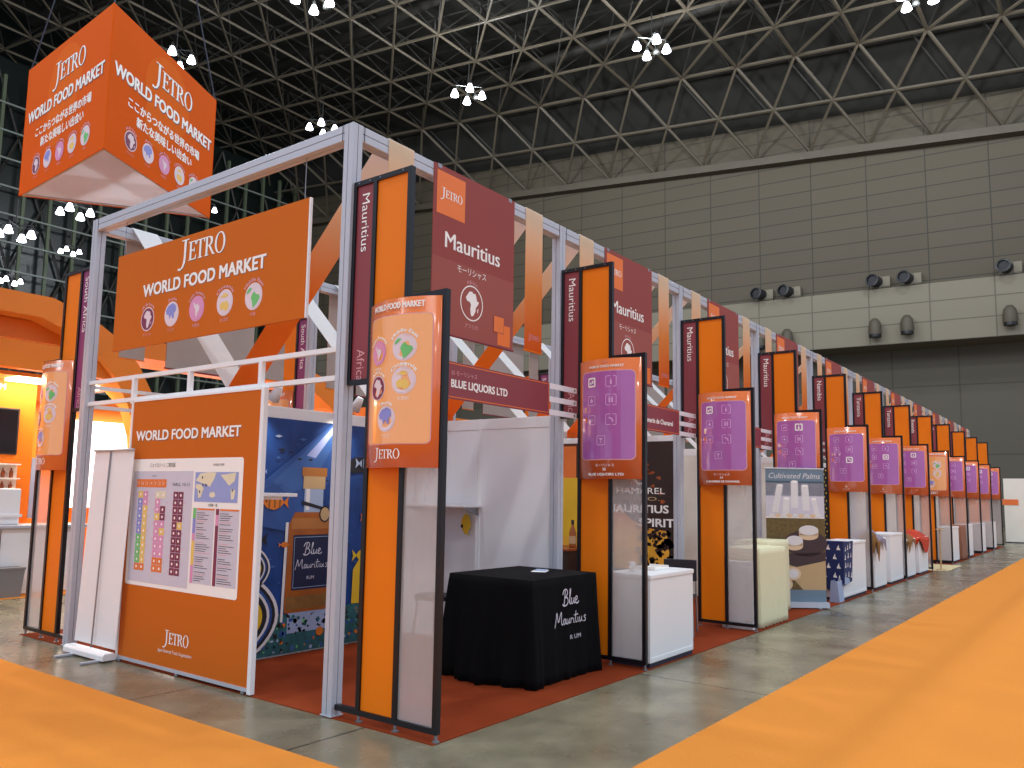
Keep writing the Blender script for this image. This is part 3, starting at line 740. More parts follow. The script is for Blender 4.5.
for k in range(NB):
    bay = ORD[k] if k else 'first'
    c = ['Mauritius']*4+['Namibia','Tanzania','Tanzania','Rwanda','Kenya','Ghana','Benin']
    j = ['モーリシャス']*4+['ナミビア','タンザニア','タンザニア','ルワンダ','ケニア','ガーナ','ベナン']
    country_banner(3*k, -1, c[k], j[k], 'maroon country banner under the top beam, %s bay from the near corner' % bay, 'country banners over the aisle side')
    ribbon(3*k, 0.39, -1, 'cream to orange ribbon left of the maroon banner, %s bay' % bay, 'ribbons on the aisle side beams')
    ribbon(3*k, 2.35, -1, 'cream to orange ribbon right of the maroon banner, %s bay' % bay, 'ribbons on the aisle side beams')
    if k < 7:
        country_banner(3*k, 1, '', '', 'pale back of a wide banner on the far side beam, %s bay' % bay, 'banners over the far side')
        for xo, w_ in ((0.39,'near'),(2.35,'far')):
            ribbon(3*k, xo, 1, 'pale back of a ribbon, %s end of the far side beam, %s bay' % (w_, bay), 'ribbons on the far side beams')
    for xo, w_ in ((0.39,'near'),(2.35,'far')):
        t = thing('crossing_strap', 'orange strap slanting down from the aisle side beam, %s end of the %s bay' % (w_, bay), 'strap', (3*k+xo,0,0), 0, 'orange slanting straps')
        link('strap_cloth', SMf, t); link('clamp', clampm, t)
        t = thing('crossing_strap', 'white strap slanting down from the far side beam, %s end of the %s bay' % (w_, bay), 'strap', (3*k+xo,0,0), 0, 'white slanting straps')
        link('strap_cloth', SMb, t); link('clamp', clampb, t)

# ------------------------------------------------------------------ name boards with their three bars
FB = [('55 モーリシャス','BLUE LIQUORS LTD'),('54 モーリシャス','La Rhumerie de Chamarel')]+[None]*9
for k in range(NB):
    bay = ORD[k] if k else 'first'
    lab = {0:'maroon name board lettered BLUE LIQUORS LTD over the first bay', 1:'maroon name board lettered La Rhumerie de Chamarel over the second bay'}.get(k, 'plain maroon name board over the %s bay, mostly hidden by the sign towers' % bay)
    t = thing('name_board', lab, 'name board', (3*k, -0.21, 0), 0, 'maroon name boards over the bays')
    c = MB().box((0.72,-0.008,2.43),(2.49,0.008,2.745)).build('board', M['maroon'], t)
    A = Art()
    for (x0,y0,x1,y1) in ((0.72,2.725,2.49,2.733),(0.72,2.442,2.49,2.450),(2.472,2.442,2.480,2.733),(0.73,2.442,0.738,2.733)): A.rect(x0,y0,x1,y1,M['border'],1)
    if FB[k]:
        A.text(FB[k][0], 1.0, 2.635, 0.035, M['print_pink'], 1)
        if k == 0: A.text(FB[k][1], 1.0, 2.53, 0.068, M['print_white'], 1, width=0.80, bold=0.03)
        else: A.text(FB[k][1], 1.35, 2.53, 0.06, M['print_white'], 1, width=0.95, bold=0.02)
    A.build('lettering', lambda u,v,h: Vector((u, -0.008-h, v)), c)
    for z in (2.715,2.585,2.455):
        MB().box((2.50,-0.006,z-0.027),(3.005,0.006,z+0.027)).build('bar', M['white'], t)
        MB().box((0.10,-0.006,z-0.027),(0.715,0.006,z+0.027)).build('bar', M['white'], t)
    for z in (2.715,2.585,2.455): MB().tube((2.96,-0.012,z),(2.96,0.02,z),0.012,8).build('bolt', M['steel'], t)

# ------------------------------------------------------------------ partitions
def partition(p, q, label, group, panelm='white', n=3, h=2.48):
    Ln = math.hypot(q[0]-p[0], q[1]-p[1])
    t = thing('partition_wall', label, 'partition wall', (p[0],p[1],0), math.atan2(q[1]-p[1], q[0]-p[0]), group)
    w = Ln/n
    for i in range(n):
        MB().box((i*w+0.02,-0.012,0.05),((i+1)*w-0.02,0.012,h-0.12)).build('panel', M[panelm], t)
    for i in range(n+1):
        MB().box((i*w-0.02,-0.02,0.008),(i*w+0.02,0.02,h)).build('upright', M['white'], t, bevel=0.004)
    MB().box((0.02,-0.019,h-0.12),(Ln-0.02,0.019,h-0.002)).build('top_rail', M['white'], t, bevel=0.004)
    MB().box((0.02,-0.018,0.01),(Ln-0.02,0.018,0.05)).build('bottom_rail', M['white'], t)
    return t
YM = 2.07
for k in range(NB):
    bay = ORD[k] if k else 'first'
    partition((3*k+0.05,YM),(3*k+3.01,YM), 'long white partition down the middle of the stand, %s bay from the near end' % bay, 'middle partitions', 'white' if k < 2 else 'cream')
for k in range(1, NB+1):
    partition((3*k+PS/2,0.13),(3*k+PS/2,YM-0.05), 'white side partition behind the aisle side post, %s post from the near corner' % ORD[k], 'side partitions of the aisle side bays', 'white' if k < 2 else 'cream', n=2)
for k in range(1, 8):
    partition((3*k+PS/2,YM+0.05),(3*k+PS/2,W-0.13), 'white side partition of the far side bays, %s post from the stand end' % ORD[k], 'side partitions of the far side bays', 'cream', n=2)

# end rails with short uprights
t = thing('end_rail', 'pair of white horizontal rails with short uprights across the end of the stand', 'railing', (PS/2,0,0))
for z in (2.735,2.51): MB().box((-0.018,PS,z-0.02),(0.018,W-PS,z+0.02)).build('rail', M['white'], t)
for y in (3.12,2.14,1.08): MB().box((-0.02,y-0.022,2.47),(0.02,y+0.022,2.755)).build('upright', M['white'], t)
t = thing('side_rail', 'pair of white rails running back from the left corner post', 'railing', (0,W-PS/2,0))
for z in (2.70,2.49): MB().box((PS,-0.018,z-0.02),(3.0,0.018,z+0.02)).build('rail', M['white'], t)
for x in (1.05,2.0): MB().box((x-0.02,-0.02,2.47),(x+0.02,0.02,2.72)).build('upright', M['white'], t)

# ------------------------------------------------------------------ map board at the end
t = thing('map_board', 'tall orange WORLD FOOD MARKET board with a white floor plan, at the stand end', 'display board', (0,0,0))
bd = MB().box((-0.004,0.99,0.06),(0.03,3.0,2.47)).build('board', M['banner_orange'], t)
MB().box((-0.012,0.945,0.012),(0.035,0.99,2.49)).build('side_upright', M['white'], t, bevel=0.004)
MB().box((-0.012,3.0,0.012),(0.035,3.03,2.47)).build('side_upright', M['white'], t)
MB().box((-0.010,0.99,0.03),(0.032,3.0,0.06)).build('bottom_rail', M['alu'], t)
MB().box((-0.008,0.99,2.47),(0.034,3.0,2.49)).build('top_rail', M['white'], t)
for y in (1.05,2.0,2.97): MB().tube((0.0,y,0.008),(0.0,y,0.03),0.02,8).build('foot', M['steel'], t)
A = Art(); U = lambda y: 3.0-y
A.text('WORLD FOOD MARKET', U(2.91), 2.085, 0.095, M['shadow_print'], 1, width=1.675, bold=0.03)
A.text('WORLD FOOD MARKET', U(2.915), 2.09, 0.095, M['print_white'], 2, width=1.675, bold=0.03)
lt = A.build('lettering', lambda u,v,h: Vector((-0.004-h, 3.0-u, v)), bd)
A = Art(); jetro(A, U(2.05), 0.265, 0.36, M['print_white'], 2)
A.text('Japan External Trade Organization', U(2.05), 0.185, 0.03, M['print_white'], 2, width=0.53, align='C')
lt = A.build('logo', lambda u,v,h: Vector((-0.004-h, 3.0-u, v)), bd)
A = Art()
A.rrect(U(2.955), 0.73, U(1.185), 1.91, 0.03, M['print_white'], 1)
A.text('ジェトロゾーン ご案内図', U(2.63), 1.835, 0.032, M['g_black'], 3, width=0.42, bold=0.01)
A.rect(U(2.91),0.765,U(1.91),1.795,M['g_grey'],2)
A.rect(U(2.85),1.645,U(2.335),1.72,M['g_orange'],3)
for i in range(7): A.rect(U(2.84)+0.073*i,1.655,U(2.84)+0.073*i+0.004,1.71,M['g_cream'],4); A.text(str(7-i), U(2.84)+0.073*i+0.022,1.668,0.03,M['print_white'],4)
A.text('HALL 09', U(2.58), 1.745, 0.014, M['g_black'], 3); A.text('HALL 10-11', U(2.23), 1.66, 0.032, M['g_black'], 3, width=0.27, bold=0.01)
def cells(y0, y1, z0, z1, n, cols):
    w = (y0-y1)/2
    for i in range(n):
        for c_ in (0,1):
            zt = z1-(z1-z0)*i/n; zz = z1-(z1-z0)*(i+1)/n; m = cols(i,c_)
            if m: A.rect(U(y0)+w*c_+0.002, zz+0.002, U(y0)+w*(c_+1)-0.002, zt-0.002, M[m], 3); A.ell(U(y0)+w*(c_+0.5), (zt+zz)/2, 0.014, 0.014, M['print_white'], 4, 8)
            sx = U(y0)-0.03 if c_ == 0 else U(y1)+0.012
            if i % 2 == c_: A.rect(sx, (zt+zz)/2-0.004, sx+0.018, (zt+zz)/2+0.004, M['g_pink'], 3)
cells(2.81,2.635,0.87,1.61,11, lambda i,c_: 'g_orange' if i==10 else ('g_yellow' if (i==0 and c_==0) else ('g_pink' if i<2 and c_ else (('g_blue' if i<6 else 'g_green') if c_==0 else 'g_yellow'))))
cells(2.51,2.33,0.87,1.61,11, lambda i,c_: 'g_orange' if i>8 else ('g_cream' if i==0 else ('g_maroon' if c_ and i in (2,3) else ('g_yellow' if (i,c_) in ((3,0),(5,1)) else (None if (i,c_)==(1,1) else 'g_pink')))))
cells(2.21,2.045,0.86,1.61,11, lambda i,c_: 'g_yellow' if (i,c_)==(4,1) else 'g_maroon')
A.text('WORLD MAP', U(1.62), 1.84, 0.02, M['g_black'], 3)
A.rect(U(1.88),1.525,U(1.245),1.785,M['g_sea'],2)
def land(pts): A.poly([(U(1.88)+0.635*x, 1.525+0.26*y) for x, y in pts], M['g_cream'], 3)
land([(0.02,0.72),(0.12,0.95),(0.3,1.0),(0.5,0.98),(0.45,0.75),(0.36,0.5),(0.28,0.6),(0.2,0.6),(0.12,0.66)]); land([(0.04,0.6),(0.16,0.58),(0.22,0.45),(0.16,0.15),(0.1,0.12),(0.08,0.4),(0.02,0.48)])
land([(0.37,0.32),(0.48,0.34),(0.5,0.2),(0.42,0.14),(0.36,0.2)]); land([(0.6,0.9),(0.95,0.98),(0.92,0.7),(0.8,0.55),(0.72,0.7)]); land([(0.84,0.45),(0.95,0.4),(0.92,0.12),(0.86,0.1)])
for x, y in ((0.18,0.82),(0.2,0.58),(0.27,0.56),(0.13,0.34),(0.88,0.4)): A.ell(U(1.88)+0.635*x, 1.525+0.26*y, 0.009, 0.013, M['g_black'], 4, 8)
A.text('出展者一覧', U(1.66), 1.49, 0.02, M['g_black'], 3)
for (yL, yR, segs) in ((1.88,1.56,[('g_green',.14),('g_blue',.2),('g_pink',.1),('g_yellow',.32),('g_pink',.24)]),(1.54,1.21,[('g_maroon',.08),('g_pink',.14),('g_maroon',.78)])):
    z = 1.47; A.rect(U(yL),0.82,U(yR),1.47,M['g_grey'],2); A.rect(U(yL)+0.06,1.455,U(yR),1.47,M['g_orange'],3)
    for m, fr in segs: A.rect(U(yL),z-0.65*fr,U(yL)+0.045,z,M[m],3); z -= 0.65*fr
    for i in range(34):
        zz = 1.445-0.0182*i; ln = random.uniform(0.1,0.22)
        A.rect(U(yL)+0.06, zz, U(yL)+0.06+ln, zz+0.005, M['g_grey'] if i%7==0 else M['print_pink'] if i%5==0 else M['lamp_house'], 3)
A.build('floor_plan_print', lambda u,v,h: Vector((-0.004-h, 3.0-u, v)), bd)

# roll-up stand seen from the back, left of the map board
t = thing('roll_up_stand', 'plain white back of a roll-up banner stand, left of the map board', 'banner stand', (-0.10,0.02,0))
MB().add([(0.03,3.70,0.12),(0.03,2.91,0.12),(0.03,2.80,2.0),(0.03,3.55,2.0),(0.034,3.70,0.12),(0.034,2.91,0.12),(0.034,2.80,2.0),(0.034,3.55,2.0)],[(0,1,2,3),(7,6,5,4),(0,4,5,1),(1,5,6,2),(2,6,7,3),(3,7,4,0)]).build('banner_cloth', M['white'], t)
MB().extrude([(-0.06,0.02),(0.07,0.02),(0.07,0.075),(0.05,0.10),(-0.04,0.10),(-0.06,0.075)], lambda u,v,s:(u,s,v*0.85), 2.96, 3.74).build('base_case', M['white'], t, bevel=0.006)
MB().tube((0.0,3.30,0.10),(0.02,3.22,2.0),0.008,8).build('support_pole', M['steel'], t)
MB().tube((0.02,2.79,2.0),(0.02,3.56,2.0),0.012,8).build('top_bar', M['alu'], t)
for y in (3.05,3.55): MB().box((-0.22,y-0.02,0.004),(0.10,y+0.02,0.02)).build('foot', M['alu'], t)

# hung sign at the end
t = thing('hanging_sign', 'orange WORLD FOOD MARKET sign with five round emblems, hung under the end beam', 'hanging sign', (0.055,0,0))
sb = MB().box((-0.008,0.55,3.035),(0.012,3.60,4.045)).build('sign_panel', M['banner_orange'], t)
MB().box((-0.009,0.535,3.035),(0.016,0.55,4.045)).build('edge_strip', M['white'], t)
for y in (0.62,3.5): MB().tube((0,y,4.045),(0,y,4.41),0.004,5).build('wire', M['steel'], t)
A = Art(); U2 = lambda y: 3.60-y
A.text('WORLD FOOD MARKET', U2(3.06)+0.006, 3.535, 0.125, M['shadow_print'], 0.5, width=1.98, bold=0.03)
A.text('WORLD FOOD MARKET', U2(3.06), 3.54, 0.125, M['print_white'], 2, width=1.98, bold=0.03)
A.build('lettering', lambda u,v,h: Vector((-0.008-h, 3.60-u, v)), sb)
A = Art(); jetro(A, U2(2.10)+0.006, 3.785, 0.68, M['shadow_print'], 0.5); jetro(A, U2(2.10), 3.79, 0.68, M['print_white'], 2)
A.build('logo', lambda u,v,h: Vector((-0.008-h, 3.60-u, v)), sb)
A = Art()
for kd, y in zip(('africa','asia','latin','pacific','middle'),(2.95,2.52,2.1,1.66,1.24)):
    A = Art(); emblem(A, kd, U2(y), 3.305, 0.122, M['print_pink'], 1)
    A.build('region_emblem', lambda u,v,h: Vector((-0.008-h, 3.60-u, v)), sb)

# ------------------------------------------------------------------ triangular sign over the far aisle
ct = Vector((2.05,7.83,0)); P1, P2, P3 = Vector((1.14,6.37,0)), Vector((1.28,9.39,0)), Vector((3.73,7.74,0))
z0, z1 = 6.34, 8.50
t = thing('triangular_sign', 'big orange three-sided fabric sign hanging high above the left side of the stand', 'hanging sign', (ct.x,ct.y,0))
p = [q-ct for q in (P1,P2,P3)]
def face(a, b, name):
    d = (b-a); Ln = d.length; d.normalize(); nrm = Vector((d.y,-d.x,0))
    if nrm.dot((a+b)/2) < 0: nrm = -nrm
    o = MB().extrude([(0,z0),(Ln,z0),(Ln,z1),(0,z1)], lambda u,v,s: a+d*u+Vector((0,0,v))-nrm*s, 0.0, 0.012).build(name, M['cube_orange'], t)
    MB().extrude([(0.03,z0+0.04),(Ln-0.03,z0+0.04),(Ln-0.03,z1),(0.03,z1)], lambda u,v,s: a+d*u+Vector((0,0,v))-nrm*s, 0.013, 0.016).build('added_white_liner', M['thin_white'], o)  # unseen white liner, added to keep orange bounce off the underside
    A = Art()
    A.ell(Ln*0.5, z0+1.45, 0.62, 0.62, M['cube_circle'], 1, 40); A.ell(Ln*0.42, z0+0.95, 0.35, 0.45, M['cube_circle'], 2, 30)
    jetro(A, Ln*0.53+0.012, z0+1.535, 1.02, M['shadow_print'], 3); jetro(A, Ln*0.53, z0+1.55, 1.02, M['print_white'], 4)
    A.text('WORLD FOOD MARKET', Ln*0.5+0.012, z0+1.155, 0.19, M['shadow_print'], 3, width=2.72, align='C', bold=0.03)
    A.text('WORLD FOOD MARKET', Ln*0.5, z0+1.17, 0.19, M['print_white'], 4, width=2.72, align='C', bold=0.03)
    A.text('ここからつながる世界の市場', Ln*0.5, z0+0.86, 0.12, M['print_white'], 4, width=2.0, align='C', bold=0.02)
    A.text('新たな美味しい出会い', Ln*0.5, z0+0.65, 0.12, M['print_white'], 4, width=1.55, align='C', bold=0.02)
    for i, kd in enumerate(('africa','asia','latin','pacific','middle')): emblem(A, kd, Ln*0.5+(i-2)*0.44, z0+0.36, 0.15, M['print_pink'], 4)
    A.build('print', lambda u,v,h: a+d*u+Vector((0,0,v))+nrm*h, o)
face(p[1], p[0], 'left_face'); face(p[0], p[2], 'right_face'); face(p[2], p[1], 'rear_face')
kk = 0.985
MB().add([(q.x*kk,q.y*kk,z0+0.03) for q in p]+[(q.x*kk,q.y*kk,z0+0.036) for q in p], [(0,1,2),(5,4,3),(0,3,4,1),(1,4,5,2),(2,5,3,0)]).build('white_underside', M['thin_white'], t)
fr = MB()
for i in range(3):
    a, b = p[i]*0.955, p[(i+1)%3]*0.955
    fr.tube(a+Vector((0,0,z0+0.02)), b+Vector((0,0,z0+0.02)), 0.02, 6); fr.tube(a+Vector((0,0,z1-0.02)), b+Vector((0,0,z1-0.02)), 0.02, 6); fr.tube(a+Vector((0,0,z0)), a+Vector((0,0,z1)), 0.02, 6)
fr.build('tube_frame', M['alu'], t)
for q in p: MB().tube(q*0.98+Vector((0,0,z1)), Vector((0,0,z1+6)), 0.012, 5).build('hanging_cable', M['groove'], t)
MB().tube((0,0,z1+6),(0,0,38.6),0.012,5).build('hanging_cable', M['groove'], t)

# ------------------------------------------------------------------ first bay: mural, shelf, fish, table
t = thing('mural_cloth', 'deep blue underwater mural with a rum bottle on the first bay back wall', 'mural', (0,YM-0.025,0))
mc = MB()
nx, nz = 60, 2; vs = []; fs = []
X0, X1, Z0, Z1 = 0.12, 2.85, 0.03, 2.36
for i in range(nx+1):
    x = X0+(X1-X0)*i/nx
    for z in (Z0, Z1): vs.append((x, -0.008*math.sin(i*0.9)*(1 if z == Z0 else 0.4)-0.004, z))
for i in range(nx): fs.append((2*i,2*i+2,2*i+3,2*i+1))
mo = mc.add(vs, fs).build('cloth', M['sea'], t)
sm = mo.modifiers.new('thick','SOLIDIFY'); sm.thickness = 0.002
A = Art()
A.poly([(0.12,0.03),(2.85,0.03),(2.85,0.42),(2.5,0.36),(2.1,0.46),(1.7,0.34),(1.35,0.38),(1.0,0.44),(0.6,0.3),(0.12,0.5)], M['reef'], 12)
A.poly([(1.70,2.36),(1.98,2.36),(1.55,1.5),(1.2,1.22),(0.75,1.3),(0.6,1.55)], M['sea_mid'], 11)
A.poly([(1.72,2.36),(1.88,2.36),(1.45,1.72),(1.15,1.6),(0.95,1.72)], M['sea_light'], 11.5)
A.poly([(1.74,2.36),(1.80,2.36),(1.48,1.98),(1.36,2.0)], M['g_sea'], 12)
rn = random.Random(3)
for i in range(70):
    a = rn.uniform(0.2,2.75); b = rn.uniform(0.5,2.25); r_ = rn.uniform(0.01,0.035); A.poly([(a-r_*1.6,b),(a,b+r_*0.5),(a+r_*1.4,b+r_*0.1),(a,b-r_*0.45)], M[rn.choice(['sea_mid','sea_light','sea_light','neck','g_black'])], 12)
A.poly([(1.9,1.95),(2.05,2.02),(2.4,2.0),(2.5,1.9),(2.2,1.86),(2.0,1.84)], M['g_black'], 12)
# bottle
A.rect(1.2,0.22,1.85,0.42,M['neck'],13)
A.poly([(1.16,0.42),(1.15,0.52),(1.17,1.30),(1.24,1.42),(1.71,1.42),(1.78,1.30),(1.80,0.52),(1.79,0.42)], M['rum'], 15)
A.poly([(1.11,0.34),(1.14,0.34),(1.165,1.32),(1.13,1.32)], M['palm'], 15.2); A.rect(1.17,0.45,1.78,0.58,M['brown_cloth'],15.4); A.rect(1.20,1.25,1.75,1.36,M['cork'],15.4)
A.rect(1.23,0.64,1.74,1.19,M['bottle_label'],16)
for (a,b,c_,d) in ((1.245,0.66,1.725,0.665),(1.245,1.165,1.725,1.17),(1.245,0.665,1.25,1.165),(1.72,0.665,1.725,1.165)): A.rect(a,b,c_,d,M['neck'],17)
script(A, 'Blue', 1.37, 0.99, 0.24, M['g_grey'], 17, 0.04); script(A, 'Mauritius', 1.27, 0.85, 0.44, M['g_grey'], 17, 0.04); A.text('RUM', 1.42, 0.74, 0.035, M['g_grey'], 17)
A.rect(1.35,1.42,1.60,1.67,M['neck'],15); A.rect(1.37,1.44,1.42,1.66,M['palm'],15.5); A.rect(1.33,1.66,1.62,1.80,M['tan'],16); A.rect(1.31,1.79,1.64,1.88,M['cork'],16.5)
A.poly([(1.32,1.50),(1.66,1.43),(1.66,1.46),(1.32,1.54)], M['g_black'], 17); A.ell(1.63,1.40,0.075,0.085,M['g_black'],17); A.ell(1.63,1.40,0.06,0.07,M['tan'],18)
def fish(cx, cy, s, m, flip=1, stripes=None):
    A.poly([(cx+flip*s*a, cy+s*b) for a, b in ((-1,0),(-0.6,0.38),(0,0.5),(0.5,0.3),(0.75,0.05),(1.15,0.4),(1.05,0),(1.15,-0.4),(0.75,-0.05),(0.5,-0.3),(0,-0.5),(-0.6,-0.38))], m, 17)
    if stripes:
        for a in (-0.45,0.0,0.4): A.poly([(cx+flip*s*(a-0.07),cy-s*0.36),(cx+flip*s*(a+0.07),cy-s*0.36),(cx+flip*s*(a+0.09),cy+s*0.36),(cx+flip*s*(a-0.05),cy+s*0.36)], stripes, 18)
    A.ell(cx-flip*s*0.7, cy+s*0.08, s*0.07, s*0.07, M['g_black'], 18, 8)
fish(0.98,1.52,0.15,M['fish_orange'],1,M['brown_cloth']); fish(0.72,1.16,0.17,M['g_black'],1,M['palm']); fish(1.12,1.10,0.06,M['fish_orange'],-1)
fish(2.28,1.36,0.12,M['fish_orange'],-1); fish(2.22,0.95,0.16,M['yellow'],-1); fish(2.2,1.95,0.14,M['neck'],-1,M['g_black']); fish(0.75,1.62,0.05,M['neck']); fish(1.9,2.2,0.05,M['neck']); fish(0.8,1.82,0.06,M['g_sea']); fish(2.6,1.6,0.1,M['yellow'])
for (cx,cy,s_) in ((0.78,0.88,0.20),(0.76,0.42,0.36)):
    for q_, (w_, mm) in enumerate(((1.0,'palm'),(0.93,'g_black'),(0.86,'sea_mid'),(0.80,'palm'),(0.74,'g_black'),(0.64,'yellow'),(0.52,'reef'),(0.44,'g_black'),(0.36,'yellow'),(0.22,'fish_orange'))):
        A.poly([(cx+s_*(w_*math.cos(a_)*0.9-(1-w_)*0.6), cy+s_*(w_*math.sin(a_)*1.05*(1-0.25*math.cos(a_)))) for a_ in [2*PI*j_/26 for j_ in range(26)]], M[mm], 17+q_)
A.poly([(2.05,0.44),(2.5,0.42),(2.45,0.95),(2.2,0.98),(2.06,0.8)], M['yellow'], 16)
for i in range(260):
    a = rn.uniform(0.15,2.8); b = rn.uniform(0.05,0.40); r_ = rn.uniform(0.01,0.03); A.poly([(a+r_*rn.uniform(.5,1.5)*math.cos(k*1.26), b+r_*rn.uniform(.5,1.3)*math.sin(k*1.26)) for k in range(5)], M[rn.choice(['g_green','sea_light','neck','reef','g_black','sea_mid','fish_orange','reef','g_black'])], 13+0.5*(i%2))
A.ell(1.62,0.2,0.05,0.045,M['fish_orange'],18,10); A.ell(2.3,0.24,0.05,0.045,M['fish_orange'],18,10)
A.build('printed_scene', lambda u,v,h: Vector((u, -0.004-h, v)), mo)

def arm_light(x, y, z, dy, label):
    t = thing('arm_spotlight', label, 'spotlight', (x,y,z))
    MB().tube((0,0,0),(0,dy*0.35,0.10),0.010,8).box((-0.02,-0.03,-0.02),(0.02,0.03,0.02)).build('arm', M['white'], t)
    MB().tube((0,dy*0.35,0.12),(0,dy*0.26,0.0),0.035,12,0.06).build('lamp_head', M['white'], t, smooth=True)
    ld = bpy.data.lights.new('spot_glow','SPOT'); ld.energy = 22; ld.color = (1,0.9,0.75); ld.spot_size = 1.6; ld.spot_blend = 0.8; ld.shadow_soft_size = 0.04
    lo_ = bpy.data.objects.new('lamp_glow', ld); COL.objects.link(lo_); lo_.parent = t; lo_.location = (0,dy*0.25,-0.02); lo_.rotation_euler = (-dy*0.5,0,0)
arm_light(1.75,YM-0.05,2.5,-1,'small white arm spotlight clipped above the blue mural')
arm_light(0.7,YM-0.05,2.5,-1,'small white arm spotlight clipped above the left part of the blue mural')
arm_light(4.6,YM-0.05,2.5,-1,'small white arm spotlight in the second bay over the sunset poster')
arm_light(7.6,YM-0.05,2.5,-1,'small white arm spotlight in the third bay')
arm_light(10.6,YM-0.05,2.5,-1,'small white arm spotlight in the fourth bay')
for i,x in enumerate((13.6,16.6,19.6,22.6)): arm_light(x,YM-0.05,2.5,-1,'small white arm spotlight in the %s bay' % ORD[4+i])

t = thing('wall_shelf', 'white wall shelf on brackets fixed to the side wall of the first bay', 'shelf', (3.03,0,0))
MB().box((-0.32,1.02,1.49),(-0.0,1.98,1.512)).build('board', M['white'], t, bevel=0.003)
for y in (1.08,1.92): MB().add([(0,y-0.006,1.49),(0,y+0.006,1.49),(-0.3,y+0.006,1.49),(-0.3,y-0.006,1.49),(0,y-0.006,1.40),(0,y+0.006,1.40)],[(0,1,2,3),(4,5,1,0),(3,2,5,4),(0,3,4),(1,5,2)]).build('bracket', M['steel'], t)
MB().box((-0.012,1.09,0.6),(0.0,1.11,2.1)).build('slotted_rail', M['white'], t)
t = thing('wall_shelf', 'short white shelf seen just right of the map board, in front of the blue mural', 'shelf', (0.045,0,0))
MB().box((0,1.05,1.585),(0.42,1.95,1.615)).build('board', M['white'], t, bevel=0.003)
MB().box((0.0,1.1,1.35),(0.02,1.16,1.585)).box((0,1.1,1.56),(0.3,1.16,1.585)).build('bracket', M['white'], t)
partition((0.07,1.05),(0.07,YM-0.05), 'white back of the map board inside the first bay', None, 'white', n=1)

t = thing('fish_cutout', 'yellow fish cut-out hanging in front of the white side wall of the first bay', 'decoration', (2.98,1.2,1.31))
MB().extrude([(0.0,0.11),(0.04,0.07),(0.06,0.0),(0.05,-0.06),(0.02,-0.09),(0.03,-0.13),(-0.02,-0.11),(-0.045,-0.08),(-0.07,-0.04),(-0.065,0.04),(-0.03,0.09)], lambda u,v,s:(s,-u,v), -0.006, 0.006).build('body', M['yellow'], t)
MB().extrude([(-0.075,-0.02),(-0.045,-0.01),(-0.04,-0.05),(-0.07,-0.05)], lambda u,v,s:(s,-u,v), -0.008, -0.006).build('face_patch', M['g_black'], t)
MB().tube((0,0,0.10),(0,0,0.18),0.002,4).build('thread', M['white'], t)

def draped(name, label, cat, x0, x1, y0, y1, h, m, flare, amp, nfold, bigcorner=None, seed=1, grp=None, onto=None):
    """cloth hanging over a counter: top plus a flaring, folded skirt"""
    rnd = random.Random(seed); cx, cy = (x0+x1)/2, (y0+y1)/2
    t = thing(name, label, cat, (cx,cy,0), 0, grp)
    a, b = (x1-x0)/2, (y1-y0)/2; n = 160; lv = 12
    per = []
    tot = 4*(a+b)
    for k in range(n):
        s = tot*k/n
        if s < 2*a: q = (-a+s, -b, 0, -1)
        elif s < 2*a+2*b: q = (a, -b+(s-2*a), 1, 0)
        elif s < 4*a+2*b: q = (a-(s-2*a-2*b), b, 0, 1)
        else: q = (-a, b-(s-4*a-2*b), -1, 0)
        per.append(q)
    vs = []; fs = []
    for l in range(lv+1):
        f = l/lv; z = h-(h-0.012)*f
        for k,(x,y,nx_,ny_) in enumerate(per):
            ph = 2*PI*nfold*k/n
            corner = (abs(x)/a)**8*(abs(y)/b)**8
            w = amp*f*(math.sin(ph)+0.5*math.sin(2.3*ph+1)) 
            # keep the lettered side fairly flat
            if ny_ < 0 and abs(x) < a*0.75: w *= 0.25
            d = flare*(f**0.8)+w*0.9+corner*flare*0.7*f
            if bigcorner:
                bx, by, br = bigcorner
                g = math.exp(-(((x-bx*a)/a)**2+((y-by*b)/b)**2)/0.35); d += br*g*f**1.3
            ux, uy = x/a, y/b
            cxn, cyn = (nx_+ux*corner, ny_+uy*corner)
            L_ = math.hypot(cxn, cyn) or 1
            vs.append((x+cxn/L_*d, y+cyn/L_*d, z+(0.02*math.sin(ph*1.7)*f if l == lv else 0)*0.4+0.004))
    for l in range(lv):
        for k in range(n): q = l*n; fs.append((q+k, q+n+k, q+n+(k+1)%n, q+(k+1)%n))
    fs.append(tuple(range(n)))
    mb = MB().add(vs, fs); c = mb.build('cloth', m, t)
    for p_ in c.data.polygons: p_.use_smooth = len(p_.vertices) == 4
    s_ = c.modifiers.new('thick','SOLIDIFY'); s_.thickness = 0.004; s_.offset = -1
    MB().box((-a+0.03,-b+0.03,0.02),(a-0.03,b-0.03,h-0.03)).build('counter_body', M['white'], t)
    return t, c
t, c = draped('draped_table', 'square counter covered by a black cloth lettered Blue Mauritius, in the first bay', 'table', 1.69,2.80,-0.58,0.34,0.905,M['cloth_black'],0.05,0.03,17,(-1,0.1,0.13))
A = Art()
fm = lambda u,v,h: Vector((u, -0.465-0.05*((0.905-v)/0.893)**0.8-0.014-h, v))
script(A, 'Blue', -0.10, 0.66, 0.27, M['g_grey'], 2, 0.045); A.build('lettering', fm, c); A = Art(); script(A, 'Mauritius', -0.24, 0.49, 0.54, M['g_grey'], 2, 0.045); A.build('lettering', fm, c); A = Art()
A.text('R UM', 0.0, 0.355, 0.04, M['g_grey'], 2, width=0.18)
A.build('lettering', lambda u,v,h: Vector((u, -0.465-0.05*((0.905-v)/0.893)**0.8-0.014-h, v)), c)
